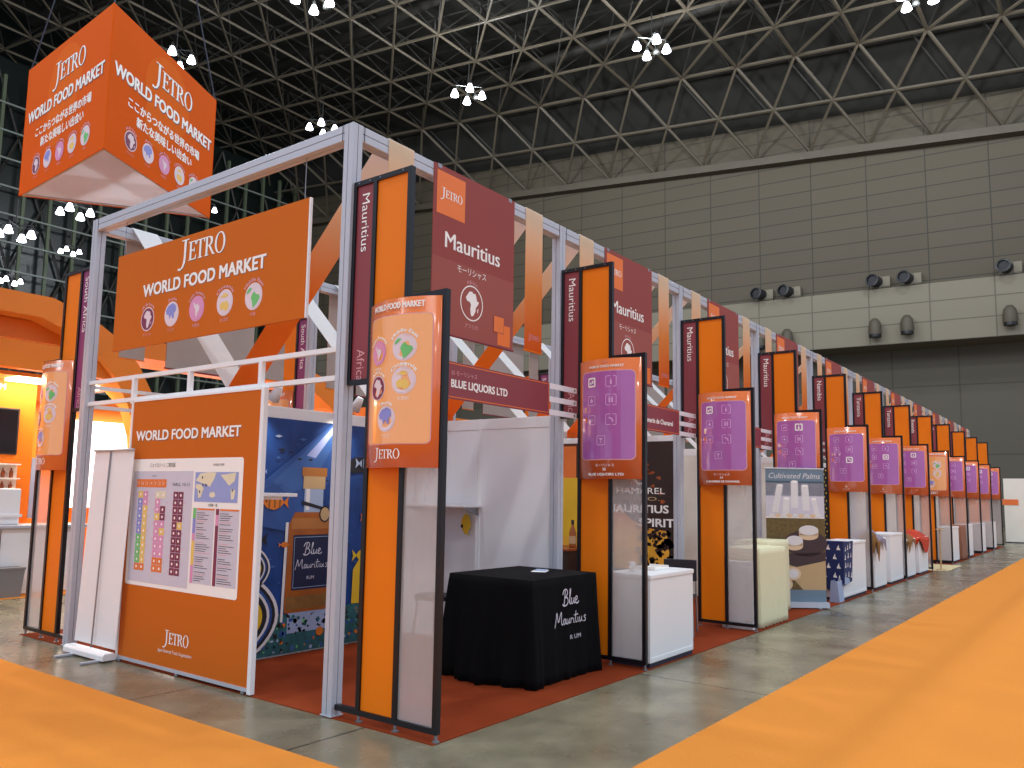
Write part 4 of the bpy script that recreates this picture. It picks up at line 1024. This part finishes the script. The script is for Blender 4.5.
MB().extrude([(0.35,-0.62),(0.7,-0.60),(0.95,-0.44),(1.05,-0.2),(0.8,0.1),(0.4,0.2)], lambda u,v,q_: (u-0.15,v+0.12,q_), 0.008, 0.03).build('trailing_hem', M['cloth_black'], t, bevel=0.01)
t = thing('pamphlet', 'thin white leaflets lying on the black cloth table', 'leaflet', (2.45,-0.16,0.911), 0.4)
MB().box((-0.10,-0.07,0),(0.10,0.07,0.004)).build('sheet', M['print_white'], t); MB().box((-0.02,-0.05,0.004),(0.16,0.06,0.008)).build('sheet', M['neck'], t)
t = thing('side_stool', 'dark low stool half hidden behind the black cloth table', 'stool', (2.1,0.85,0))
MB().box((-0.16,-0.16,0.58),(0.16,0.16,0.64)).build('seat', M['g_black'], t, bevel=0.02)
for sx in (-1,1):
    for sy in (-1,1): MB().tube((sx*0.13,sy*0.13,0.58),(sx*0.18,sy*0.18,0.008),0.012,8).build('leg', M['steel'], t)

# ------------------------------------------------------------------ second bay: sunset poster, dark counter
t = thing('sunset_poster', 'tall dark sunset poster lettered CHAMAREL MAURITIUS SPIRIT on the side wall of the second bay', 'poster', (6.03,0,0))
pc = MB().box((-0.004,0.12,0.05),(0.0,1.98,2.40)).build('sheet', M['sunset'], t)
A = Art(); V_ = lambda y: 1.98-y
A.poly([(0.35,2.40),(0.45,2.0),(0.75,1.62),(1.05,1.5),(1.25,1.32),(1.5,1.22),(1.86,1.18),(1.86,2.40)], M['poster_dark'], 1)
rn = random.Random(5)
for i in range(110):
    a = rn.uniform(1.32,1.86); b = rn.uniform(0.62,1.25); r_ = rn.uniform(0.012,0.03)*(1+1.6*(a-1.3)); A.poly([(a+r_*rn.uniform(.5,1.4)*math.cos(k*0.9), b+r_*rn.uniform(.5,1.3)*math.sin(k*0.9)) for k in range(7)], M['poster_dark'], 2)
A.poly([(1.74,0.5),(1.86,0.5),(1.86,1.2),(1.76,1.2),(1.8,0.9)], M['poster_dark'], 2)
for i in range(46):
    a = 0.8+abs(rn.gauss(0.45,0.35)); b = 2.25-0.5*abs(a-1.0)+rn.uniform(-0.35,0.1)
    if a < 1.75: A.poly([(a+rn.uniform(.02,.05)*math.cos(k*1.05), b+rn.uniform(.015,.035)*math.sin(k*1.05)) for k in range(6)], M['poster_ember'], 2)
A.poly([(0,1.05),(0.42,1.05),(0.36,1.9),(0,1.9)], M['yellow'], 1); A.rect(0,1.9,0.34,2.36,M['g_orange'],1)
A.rect(0,0.05,1.86,0.66,M['poster_dark'],1)
A.text('CHAMAREL', 1.98-1.10, 1.685, 0.085, M['print_white'], 3, width=0.86, bold=0.01)
A.text('V.O.', 1.98-0.66, 1.595, 0.05, M['tan'], 3, width=0.34)
A.text('MAURITIUS', 1.98-1.12, 1.43, 0.105, M['print_white'], 3, width=0.94, bold=0.02); A.text('SPIRIT', 1.98-0.62, 1.245, 0.11, M['print_white'], 3, width=0.52, bold=0.02)
A.ell(1.98-0.62,1.90,0.07,0.09,M['print_white'],3); A.ell(1.98-0.62,1.90,0.05,0.07,M['poster_dark'],4)
A.build('print', lambda u,v,h: Vector((-0.004-h, 1.98-u, v)), pc)
t = thing('dark_counter', 'dark brown display counter lettered CHAMAREL, back left of the second bay', 'counter', (5.15,1.45,0))
MB().box((-0.3,-0.4,0.01),(0.35,0.4,0.93)).build('body', M['poster_dark'], t, bevel=0.006)
MB().box((-0.33,-0.43,0.93),(0.38,0.43,0.96)).build('top', M['poster_ember'], t, bevel=0.004)
A = Art(); A.text('CHAMAREL', 0.06, 0.62, 0.07, M['tan'], 2, width=0.66, bold=0.01); A.text('V.O.', 0.28, 0.5, 0.05, M['tan'], 2)
A.build('lettering', lambda u,v,h: Vector((-0.3-h, 0.4-u, v)), t)
t = thing('rum_bottle', 'dark glass bottle with a black cap on the dark brown counter', 'bottle', (5.15,1.15,0.961))
MB().lathe([(0.001,0),(0.045,0.0),(0.047,0.02),(0.047,0.2),(0.03,0.25),(0.016,0.28),(0.016,0.33),(0.001,0.33)],(0,0,0),16).build('glass', M['rum'], t, smooth=True)
MB().lathe([(0.02,0.30),(0.02,0.36),(0.001,0.362)],(0,0,0),12).build('cap', M['g_black'], t)
MB().lathe([(0.0475,0.05),(0.0475,0.15)],(0,0,0),16).build('label', M['tan'], t)

# ------------------------------------------------------------------ white cabinets along the aisle
def cabinet(x0, x1, y0, y1, h, label, m='white', grp='reception cabinets along the aisle', doors=1):
    t = thing('reception_cabinet', label, 'cabinet', ((x0+x1)/2,(y0+y1)/2,0), 0, grp)
    a, b = (x1-x0)/2, (y1-y0)/2
    MB().box((-a+0.01,-b+0.01,0.05),(a-0.01,b-0.01,h-0.05)).build('body', M[m], t, bevel=0.006)
    MB().box((-a+0.02,-b+0.02,0.008),(a-0.02,b-0.02,0.05)).build('plinth', M['groove'], t)
    MB().box((-a,-b,h-0.05),(a,b,h)).build('worktop', M[m], t, bevel=0.012)
    MB().box((-a+0.03,-b+0.004,0.06),(a-0.03,-b+0.01,0.10)).build('kick_strip', M[m], t)
    MB().box((-a+0.02,b-0.012,0.1),(a-0.02,b-0.004,h-0.08)).build('door', M[m], t)
    return t
cabinet(3.14,4.16,-0.983,-0.50,0.89,'clean white cabinet just past the second sign tower')
t = thing('paper_cup', 'white paper cup standing on the first white cabinet', 'cup', (3.30,-0.70,0.891))
MB().lathe([(0.001,0.0),(0.028,0.0),(0.038,0.095),(0.041,0.1),(0.037,0.1),(0.027,0.004),(0.001,0.004)],(0,0,0),16).build('cup_wall', M['print_white'], t, smooth=True)
t = thing('tray', 'low white tray on the first white cabinet', 'tray', (3.75,-0.70,0.891))
MB().box((-0.16,-0.11,0),(0.16,0.11,0.02)).box((-0.16,-0.11,0.02),(-0.145,0.11,0.04)).box((0.145,-0.11,0.02),(0.16,0.11,0.04)).build('tray_body', M['print_white'], t, bevel=0.004)
t = thing('rattan_chair', 'dark chair partly hidden behind the first white cabinet', 'chair', (5.25,-0.30,0), 0.3)
MB().box((-0.2,-0.2,0.44),(0.2,0.2,0.47)).build('seat', M['g_black'], t, bevel=0.01)
MB().box((0.17,-0.2,0.62),(0.2,0.2,0.88)).build('backrest', M['g_black'], t, bevel=0.01)
for sx in (-1,1):
    for sy in (-1,1): MB().tube((sx*0.18,sy*0.18,0.44 if sx<0 else 0.88),(sx*0.2,sy*0.2,0.008),0.011,8).build('leg', M['steel'], t)

t, c = draped('draped_counter', 'counter under a pale yellow cloth, just past the third sign tower', 'counter', 6.30,7.32,-0.93,-0.42,1.0,M['cloth_cream'],0.012,0.006,13,seed=3)
t = thing('carton', 'white printed carton stacked on the floor behind the third sign tower, lower one', 'box', (6.19,-0.70,0.008))
for i,(nm) in enumerate(('upper','middle')):
    pass
MB().box((-0.07,-0.2,0),(0.07,0.2,0.44)).build('carton_body', M['white'], t, bevel=0.004)
A = Art(); A.ell(0.33,0.1,0.02,0.03,M['tan'],1,8); A.ell(0.31,0.35,0.02,0.02,M['tan'],1,8); A.build('print', lambda u,v,h: Vector((-0.07-h,0.2-u,v)), t)
t = thing('carton', 'white printed carton stacked behind the third sign tower, upper one', 'box', (6.19,-0.70,0.449))
MB().box((-0.07,-0.2,0),(0.07,0.2,0.40)).build('carton_body', M['white'], t, bevel=0.004)
A = Art(); A.ell(0.33,0.1,0.02,0.03,M['tan'],1,8); A.ell(0.22,0.36,0.02,0.02,M['tan'],1,8); A.build('print', lambda u,v,h: Vector((-0.07-h,0.2-u,v)), t)
t, c = draped('draped_counter', 'second counter under a pale yellow cloth, set back beside the roll-up poster', 'counter', 7.5,8.45,-0.62,-0.16,1.04,M['cloth_cream'],0.012,0.008,15,seed=5)

# roll-up poster
t = thing('roll_up_poster', 'roll-up poster of palm hearts titled Cultivated Palms', 'banner stand', (8.73,-0.64,0), math.atan2(-0.79,0.61))
pb = MB().box((-0.45,0.0,0.10),(0.45,0.003,2.12)).build('poster_cloth', M['print_white'], t)
MB().extrude([(-0.08,0.02),(0.08,0.02),(0.07,0.10),(-0.07,0.10)], lambda u,v,s:(s,u,v), -0.47, 0.47).build('base_case', M['alu'], t)
MB().tube((-0.46,0.0,2.12),(0.46,0.0,2.12),0.014,8).build('top_bar', M['alu'], t)
MB().tube((0,0.03,0.1),(0,0.015,2.1),0.01,8).build('support_pole', M['steel'], t)
for x in (-0.3,0.3): MB().box((x-0.02,-0.16,0.008),(x+0.02,0.16,0.022)).build('foot', M['steel'], t)
A = Art()
A.rect(-0.45,1.90,0.45,2.12,M['blue_grey'],1); A.rect(-0.45,1.38,0.45,1.90,M['g_grey'],1); A.poly([(-0.45,1.7),(0.45,1.7),(0.45,1.93),(-0.45,1.93)],M['blue_grey'],1)
A.text('Cultivated Palms', 0.0, 1.97, 0.085, M['palm'], 3, width=0.80, align='C', shear=0.3, bold=0.01)
for (x0,x1,y0,y1,dx) in ((-0.36,-0.26,1.45,1.86,0.08),(-0.06,0.05,1.52,1.92,0.0),(0.12,0.23,1.48,1.86,-0.02),(0.3,0.38,1.38,1.66,-0.05),(-0.2,-0.1,1.38,1.66,0.02)):
    A.poly([(x0,y0),(x1,y0),(x1+dx,y1),(x0+dx,y1)], M['palm'], 2); A.ell((x0+x1)/2+dx, y1, (x1-x0)/2, 0.02, M['print_white'], 3, 12)
for i in range(9): A.ell(-0.36+0.09*i, 1.40, 0.045, 0.03, M['slice'] if i%2 else M['palm'], 3, 12)
A.rect(-0.45,0.78,0.45,1.36,M['veg'],1); A.ell(0.15,0.98,0.33,0.2,M['plate'],2); A.poly([(-0.45,0.75),(0.0,0.62),(0.45,0.72),(0.45,0.85),(-0.1,0.82),(-0.45,0.98)],M['plate'],2)
for (x,y,r) in ((0.2,1.12,0.15),(-0.02,0.96,0.13)):
    A.rect(x-r,y-0.02,x+r,y+0.06,M['slice'],3); A.ell(x,y-0.02,r,0.07,M['slice'],3); A.ell(x,y+0.06,r,0.075,M['palm'],4)
A.rect(-0.45,0.28,0.45,0.72,M['tan'],1); A.poly([(-0.45,0.28),(0.1,0.28),(-0.1,0.5),(-0.45,0.66)],M['veg'],2)
for (x,y,r) in ((-0.05,0.52,0.12),(-0.18,0.36,0.12)): A.ell(x,y,r,0.1,M['slice'],3); A.ell(x,y,r*0.7,0.07,M['palm'],4)
A.rect(-0.45,0.10,0.45,0.28,M['blue_grey'],1)
A.build('print', lambda u,v,h: Vector((u,-0.001-h,v)), pb)

# farther cabinets with their cloths and goods
cabinet(10.2,11.75,-0.95,-0.45,0.95,'long white cabinet before the fifth sign tower')
t = thing('printed_cloth', 'navy cloth with white figures draped over the end of the long white cabinet', 'cloth', (9.95,-0.70,0))
ncl = MB()
for (nm,) in ((0,),): pass
ncl.extrude([(-0.26,0.28),(-0.05,0.16),(0.26,0.30),(0.26,0.965),(-0.26,0.965)], lambda u,v,s:(0.22+s,u,v), -0.02, -0.01)
o = ncl.build('cloth', M['navy'], t)
MB().box((0.2,-0.26,0.955),(0.6,0.26,0.962)).build('cloth_top', M['navy'], t)
MB().extrude([(0.21,0.25),(0.7,0.30),(0.8,0.9),(0.82,0.965),(0.21,0.965)], lambda u,v,s:(u,-0.262+s,v), -0.006, 0.0).build('cloth_side', M['navy'], t)
A = Art()
for i in range(3):
    for j in range(4):
        x, y = 0.08+0.16*i+(0.06 if j%2 else 0), 0.38+0.15*j
        A.poly([(x-0.03,y),(x+0.03,y),(x+0.02,y+0.03),(x+0.01,y+0.03),(x+0.005,y+0.09),(x-0.03,y+0.02)], M['print_white'], 1)
A.build('print', lambda u,v,h: Vector((0.20-h,0.27-u,v)), o)
A = Art()
for i in range(3):
    for j in range(4):
        x, y = 0.3+0.16*i, 0.38+0.15*j
        x += 0.03*math.sin(7*i+3*j); y += 0.02*math.cos(5*i+j); k_ = 0.7+0.5*abs(math.sin(i+2*j))
        A.poly([(x-0.04*k_,y),(x+0.035*k_,y),(x+0.02*k_,y+0.03),(x+0.025*k_,y+0.06),(x+0.0,y+0.085*k_),(x-0.01,y+0.03)], M['print_white'], 1)
A.poly([(0.22,0.27),(0.55,0.28),(0.5,0.36),(0.24,0.40)], M['neck'], 1)
A.build('side_print', lambda u,v,h: Vector((u,-0.269-h,v)), o)
t = thing('carrier_bag', 'pale blue and white paper bag standing at the foot of the navy cloth', 'bag', (10.02,-0.88,0.008))
MB().add([(-0.14,-0.08,0),(0.14,-0.08,0),(0.14,0.08,0),(-0.14,0.08,0),(-0.15,-0.05,0.34),(0.15,-0.05,0.34),(0.15,0.05,0.34),(-0.15,0.05,0.34)],[(0,3,2,1),(0,1,5,4),(1,2,6,5),(2,3,7,6),(3,0,4,7)]).build('bag_body', M['neck'], t)
MB().tube((-0.05,-0.05,0.34),(0,-0.05,0.42),0.004,5).tube((0.05,-0.05,0.34),(0,-0.05,0.42),0.004,5).build('handle', M['white'], t)
def crumpled(name, label, x0, x1, y0, y1, z, m, drop, seed, cat='cloth'):
    rnd = random.Random(seed); n = 10; vs = []; fs = []
    for i in range(n+1):
        for j in range(n+1):
            u, v = i/n, j/n
            x = x0+(x1-x0)*u; y = y0+(y1-y0)*v-0.08*(1-v); h = z+0.02+0.13*math.exp(-((u-.5)**2+(v-.55)**2)/.12)+rnd.uniform(-.015,.03)
            if v < 0.25:
                h = z-drop*(0.25-v)/0.25*(0.6+0.4*math.sin(u*5+seed)); y = y0-0.02-0.01*rnd.random()
            if u < 0.15 and v >= 0.25: h = z-drop*0.6*(0.15-u)/0.15; x = x0-0.02
            vs.append((x,y,h))
    for i in range(n):
        for j in range(n): a = i*(n+1)+j; fs.append((a,a+n+1,a+n+2,a+1))
    o = MB().add(vs, fs).build(name, M[m]); tag(o, label, cat)
    s_ = o.modifiers.new('thick','SOLIDIFY'); s_.thickness = 0.006
    return o
cabinet(12.35,13.3,-0.96,-0.48,0.95,'white cabinet with a grey patterned cloth, past the fifth sign tower')
crumpled('patterned_cloth','grey and lilac patterned cloth spilling over a white cabinet past the fifth sign tower',12.3,13.1,-0.98,-0.5,0.955,'grey_cloth',0.30,2)
crumpled('patterned_cloth','black and yellow cloth hanging at the corner beside the grey patterned cloth',12.26,12.5,-1.0,-0.7,0.93,'brown_cloth',0.4,5)
cabinet(13.75,14.95,-0.94,-0.46,1.0,'bare white cabinet just before the sixth sign tower')
cabinet(15.3,16.2,-0.95,-0.5,0.85,'white cabinet hung with ochre cloth, past the sixth sign tower')
crumpled('patterned_cloth','ochre and green cloth draped over a white cabinet past the sixth sign tower',15.26,16.0,-0.97,-0.5,0.855,'brown_cloth',0.30,8)
cabinet(16.6,17.7,-0.95,-0.5,0.85,'white cabinet under a bright red cloth, before the seventh sign tower')
crumpled('red_cloth','bright red cloth draped over a white cabinet before the seventh sign tower',16.5,17.6,-0.97,-0.5,0.855,'red_cloth',0.38,11)
t = thing('hand_sanitiser_stand','thin yellowish stand beside the seventh sign tower','stand',(18.5,-1.08,0))
MB().tube((0,0,0.02),(0,0,0.98),0.02,8).build('pole', M['tan'], t); MB().box((-0.12,-0.1,0.008),(0.12,0.1,0.03)).build('base', M['tan'], t); MB().box((-0.1,-0.08,0.98),(0.1,0.08,1.0)).build('top', M['tan'], t)
tag(box('floor_mat',(18.2,-1.25,0.0075),(20.6,-0.5,0.012),M['carpet_sand']),'sand coloured mat on the floor past the seventh sign tower','mat')
cabinet(21.2,22.6,-0.93,-0.45,0.98,'cream cabinet past the orange emblem sign, eighth sign tower')
cabinet(24.3,25.4,-0.93,-0.45,1.0,'white cabinet past the ninth sign tower')
t, c = draped('draped_counter', 'counter under a tan brown drape at the ninth sign tower', 'counter', 23.0,23.9,-0.93,-0.42,1.0,M['brown_drape'],0.012,0.01,13,seed=9)
cabinet(27.2,28.4,-0.93,-0.45,0.98,'white cabinet past the tenth sign tower')
cabinet(30.2,31.4,-0.93,-0.45,0.98,'white cabinet past the eleventh sign tower')
t = thing('dotted_curtain','dark hanging with rows of yellow dots on the side wall beyond the fifth sign tower','wall hanging',(15.02,0,0))
o = MB().box((-0.006,0.15,0.3),(0.0,1.2,2.38)).build('cloth', M['g_black'], t)
A = Art()
for i in range(10):
    for j in range(24): A.ell(0.05+0.1*i+(0.05 if j%2 else 0), 0.36+0.085*j, 0.02, 0.02, M['yellow'], 1, 6)
A.build('print', lambda u,v,h: Vector((-0.006-h,1.2-u,v)), o)

# white partition stand beyond the end of the row
t = thing('far_partition', 'pale grey panel wall with an orange name strip, beyond the far end of the stand', 'partition wall', (37.0,0,0))
for i in range(14):
    y = -0.68-0.0-i*1.0
    MB().box((0,y-0.98,0.05),(0.03,y-0.0,2.72)).build('panel', M['cream'], t); MB().box((-0.008,y-1.0,0.0),(0.038,y-0.975,2.74)).build('upright', M['alu'], t)
MB().box((-0.02,-1.2,1.60),(-0.0,-0.62,1.84)).build('name_strip', M['sign_orange'], t)
MB().box((0.0,-14.7,0.008),(0.03,-0.66,0.05)).build('bottom_rail', M['groove'], t)

# ------------------------------------------------------------------ arched pavilion at the left
t = thing('arched_pavilion', 'bright orange arched pavilion with a lit interior, at the left edge', 'exhibition stand', (0,8.6,0))
def arch(outer, inner, y0, y1, m1, m2, name):
    n = len(outer); mb = MB(); vs = []
    dep = lambda k: y1 if k < 4 else y1-(y1-y0-0.3)*min(1,(k-3)/3)
    for q_ in (0, 1):
        for k, (x, z) in enumerate(outer): vs.append((x, dep(k) if q_ else y0, z))
        for k, (x, z) in enumerate(inner): vs.append((x, dep(k) if q_ else y0, z))
    fs1 = []; fs2 = []
    o2 = 2*n
    for k in range(n-1):
        fs1.append((k,k+1,n+k+1,n+k)); fs1.append((o2+k+1,o2+k,o2+n+k,o2+n+k+1)); fs1.append((k+1,k,o2+k,o2+k+1))
        fs2.append((n+k,n+k+1,o2+n+k+1,o2+n+k))
    fs1 += [(n-1,o2+n-1,o2+2*n-1,2*n-1),(0,n,o2+n,o2)]
    mb.add(vs, fs1, m1); mb.add(vs, fs2, m2)
    return mb.build(name, None, t)
outer = [(-6,4.6),(-1,4.6),(1.6,4.6),(2.2,4.42),(2.7,4.12),(3.1,3.72),(3.4,3.2),(3.6,2.6),(3.7,1.8),(3.72,0.01)]
inner = [(-6,4.28),(-1,4.28),(1.45,4.26),(1.9,4.10),(2.35,3.82),(2.7,3.46),(2.95,3.0),(3.12,2.5),(3.2,1.8),(3.22,0.01)]
arch(outer, inner, 0.0, 1.5, M['booth_orange'], M['booth_soffit'], 'arch')
MB().box((-6,0.12,3.44),(2.78,0.34,3.86)).build('cross_beam', M['booth_orange'], t)
MB().box((-6,0.6,3.38),(3.3,4.4,3.44)).build('canopy', M['booth_soffit'], t)
MB().box((-6,4.4,0.01),(9,4.6,3.5)).build('back_wall', M['booth_orange'], t)
for x in (-1.6,0.4,2.2): MB().box((x-0.75,0.65,3.34),(x+0.75,1.15,3.38)).build('ceiling_light_box', M['light_box'], t)
MB().box((3.9,4.30,1.2),(5.55,4.39,3.05)).build('lit_wall_panel', M['light_white'], t)
MB().box((6.4,4.30,1.2),(8.2,4.39,3.2)).build('lit_wall_panel', M['light_white'], t)
MB().box((-6,1.2,0.01),(1.98,1.5,3.38)).build('front_wall', M['booth_orange'], t)
MB().box((1.99,1.2,1.1),(2.12,1.22,2.1)).build('glass_edge', M['neck'], t)
A = Art(); A.text('M', 1.40, 3.20, 0.10, M['print_white'], 1, bold=0.03)
A.build('lettering', lambda u,v,h: Vector((u,1.199-h,v)), t)
for i,(x) in enumerate((7.0,)): pass
arch([(x+5.4,z-0.35) for x,z in outer], [(x+5.4,z-0.35) for x,z in inner], 0.4, 1.6, M['booth_orange'], M['booth_soffit'], 'arch')
MB().box((9,0.4,2.6),(16,1.6,3.6)).build('cross_beam', M['booth_orange'], t)

t = thing('television', 'black television on the orange pavilion wall at the left edge', 'television', (1.24,9.77,2.52))
MB().box((-0.85,-0.03,-0.38),(0.48,0.02,0.38)).build('bezel', M['g_black'], t, bevel=0.01)
MB().box((-0.82,-0.034,-0.35),(0.45,-0.03,0.35)).build('screen', M['screen'], t)
t = thing('display_niche', 'lit shelf niche with small bottles in the pavilion wall, below the television', 'shelf', (1.33,9.78,0))
MB().box((-0.9,-0.02,1.52),(0.42,-0.012,1.98)).build('back_panel', M['cream'], t)
for z in (1.52,1.74,1.97): MB().box((-0.9,-0.16,z),(0.42,-0.02,z+0.02)).build('shelf_board', M['white'], t)
for j, z in enumerate((1.54,1.76)):
    for i in range(10):
        bt = thing('small_bottle', 'small brown bottle on the %s board of the lit niche' % ('lower','upper')[j], 'bottle', (1.33-0.82+0.125*i,9.69,z), 0, 'bottles in the lit niche of the pavilion')
        MB().lathe([(0.001,0),(0.03,0),(0.03,0.1),(0.012,0.13),(0.012,0.16),(0.001,0.16)],(0,0,0),10).build('glass', M['poster_ember'], bt, smooth=True)
t = thing('pavilion_counter', 'long white counter of the orange pavilion at the left edge', 'counter', (0,8.62,0))
MB().box((-3,0.02,0.01),(2.35,0.6,0.99)).build('body', M['white'], t, bevel=0.01)
MB().box((-3,-0.03,0.99),(2.45,0.66,1.04)).build('worktop', M['alu'], t, bevel=0.01)
MB().box((1.13,0.0,0.05),(1.135,0.02,0.98)).build('joint', M['groove'], t)
t = thing('display_case', 'bright white display case standing on the pavilion counter', 'display case', (0.72,8.9,1.041))
MB().box((-1.2,-0.12,0.0),(0.72,0.2,0.55)).build('case_body', M['white'], t, bevel=0.02)
MB().box((-1.2,-0.15,0.12),(0.74,-0.12,0.16)).build('front_ledge', M['white'], t)
t = thing('waste_bin', 'grey rectangular bin on the floor before the pavilion counter', 'bin', (1.15,8.45,0.006))
MB().add([(-0.28,-0.12,0),(0.2,-0.12,0),(0.2,0.12,0),(-0.28,0.12,0),(-0.3,-0.14,0.40),(0.23,-0.14,0.40),(0.23,0.14,0.40),(-0.3,0.14,0.40)],[(0,3,2,1),(0,1,5,4),(1,2,6,5),(2,3,7,6),(3,0,4,7),(4,5,6,7)]).build('body', M['grey_bin'], t)
MB().box((-0.31,-0.15,0.40),(0.24,0.15,0.43)).build('rim', M['grey_bin'], t)
for i,(x,z0_,h_) in enumerate(((2.55,1.2,0.22),(2.8,1.2,0.26),(3.05,1.2,0.2))): pass
# goods shelf glimpsed behind the left tower
t = thing('goods_shelf', 'tall narrow shelf of packaged goods glimpsed behind the left corner post', 'shelf', (3.1,8.35,0))
MB().box((-0.35,0,0.01),(0.35,0.03,1.9)).build('back', M['g_maroon'], t)
for z in (0.4,0.8,1.2,1.6,1.88): MB().box((-0.35,-0.25,z),(0.35,0.0,z+0.02)).build('board', M['tan'], t)
for x in (-0.36,0.34): MB().box((x,-0.25,0.01),(x+0.02,0.03,1.9)).build('side', M['poster_dark'], t)
for j,z in enumerate((0.42,0.82,1.22,1.62)):
    for i in range(4):
        pk = thing('food_packet', 'small food packet on the narrow goods shelf behind the left post', 'packet', (3.1-0.24+0.16*i,8.22,z+0.001), 0, 'packets on the narrow goods shelf')
        MB().box((-0.05,-0.04,0),(0.05,0.04,0.17+0.02*((i+j)%3))).build('pack', M[('g_yellow','white','g_red','g_green')[(i+j)%4]], pk)

# ------------------------------------------------------------------ light
w = bpy.data.worlds.new('hall_ambient'); S.world = w; w.use_nodes = True
w.node_tree.nodes['Background'].inputs[0].default_value = (0.70,0.81,1.0,1); w.node_tree.nodes['Background'].inputs[1].default_value = 0.85
def lamp(x, y, z, e, col=(0.88,0.95,1.0), r=0.6):
    ld = bpy.data.lights.new('bay_lamp','POINT'); ld.energy = e; ld.color = col; ld.shadow_soft_size = r
    o = bpy.data.objects.new('bay_lamp_glow', ld); COL.objects.link(o); o.location = (x,y,z); return o
for (x,y) in [(42.4,18.4),(40.3,32.3),(25.7,32.6),(46.5,3.3),(26,18.4),(26,3.5),(10,32),(10,18),(10,3.5),(-6,18),(-6,3.5),(-6,-11),(10,-11),(26,-11),(42,-11),(-22,3.5),(-22,-11),(-8,32)]:
    lamp(x,y,30.4,3600)
def area(x, y, z, sx, sy, e, col):
    ld = bpy.data.lights.new('booth_light','AREA'); ld.shape = 'RECTANGLE'; ld.size = sx; ld.size_y = sy; ld.energy = e; ld.color = col
    o = bpy.data.objects.new('pavilion_light_glow', ld); COL.objects.link(o); o.location = (x,y,z); return o
area(0.5,9.35,3.32,4.5,0.5,70,(1,0.84,0.6)); area(4.0,11.8,3.3,5,1.6,160,(1,0.86,0.66))

# ------------------------------------------------------------------ camera
cam = bpy.data.cameras.new('camera'); co = bpy.data.objects.new('camera', cam); COL.objects.link(co); S.camera = co
fpx, yaw, pit, rol = 814.6337, 0.6567, 0.1097, 0.0187
fw = Vector((math.cos(yaw)*math.cos(pit), math.sin(yaw)*math.cos(pit), math.sin(pit)))
rt = Vector((math.sin(yaw), -math.cos(yaw), 0)); uv = rt.cross(fw)
r2 = rt*math.cos(rol)+uv*math.sin(rol); u2 = -rt*math.sin(rol)+uv*math.cos(rol)
mw = Matrix((( r2.x,u2.x,-fw.x,-4.1671),(r2.y,u2.y,-fw.y,-4.6239),(r2.z,u2.z,-fw.z,1.6372),(0,0,0,1)))
co.matrix_world = mw
cam.sensor_width = 36; cam.lens = fpx/1024*36; cam.shift_x = 21.2422/1024; cam.shift_y = 20.6513/1024
cam.clip_end = 300
S.view_settings.view_transform = 'Standard'; S.view_settings.look = 'None'; S.view_settings.gamma = 1.0
S.view_settings.use_curve_mapping = False
S.view_settings.exposure = 0.2
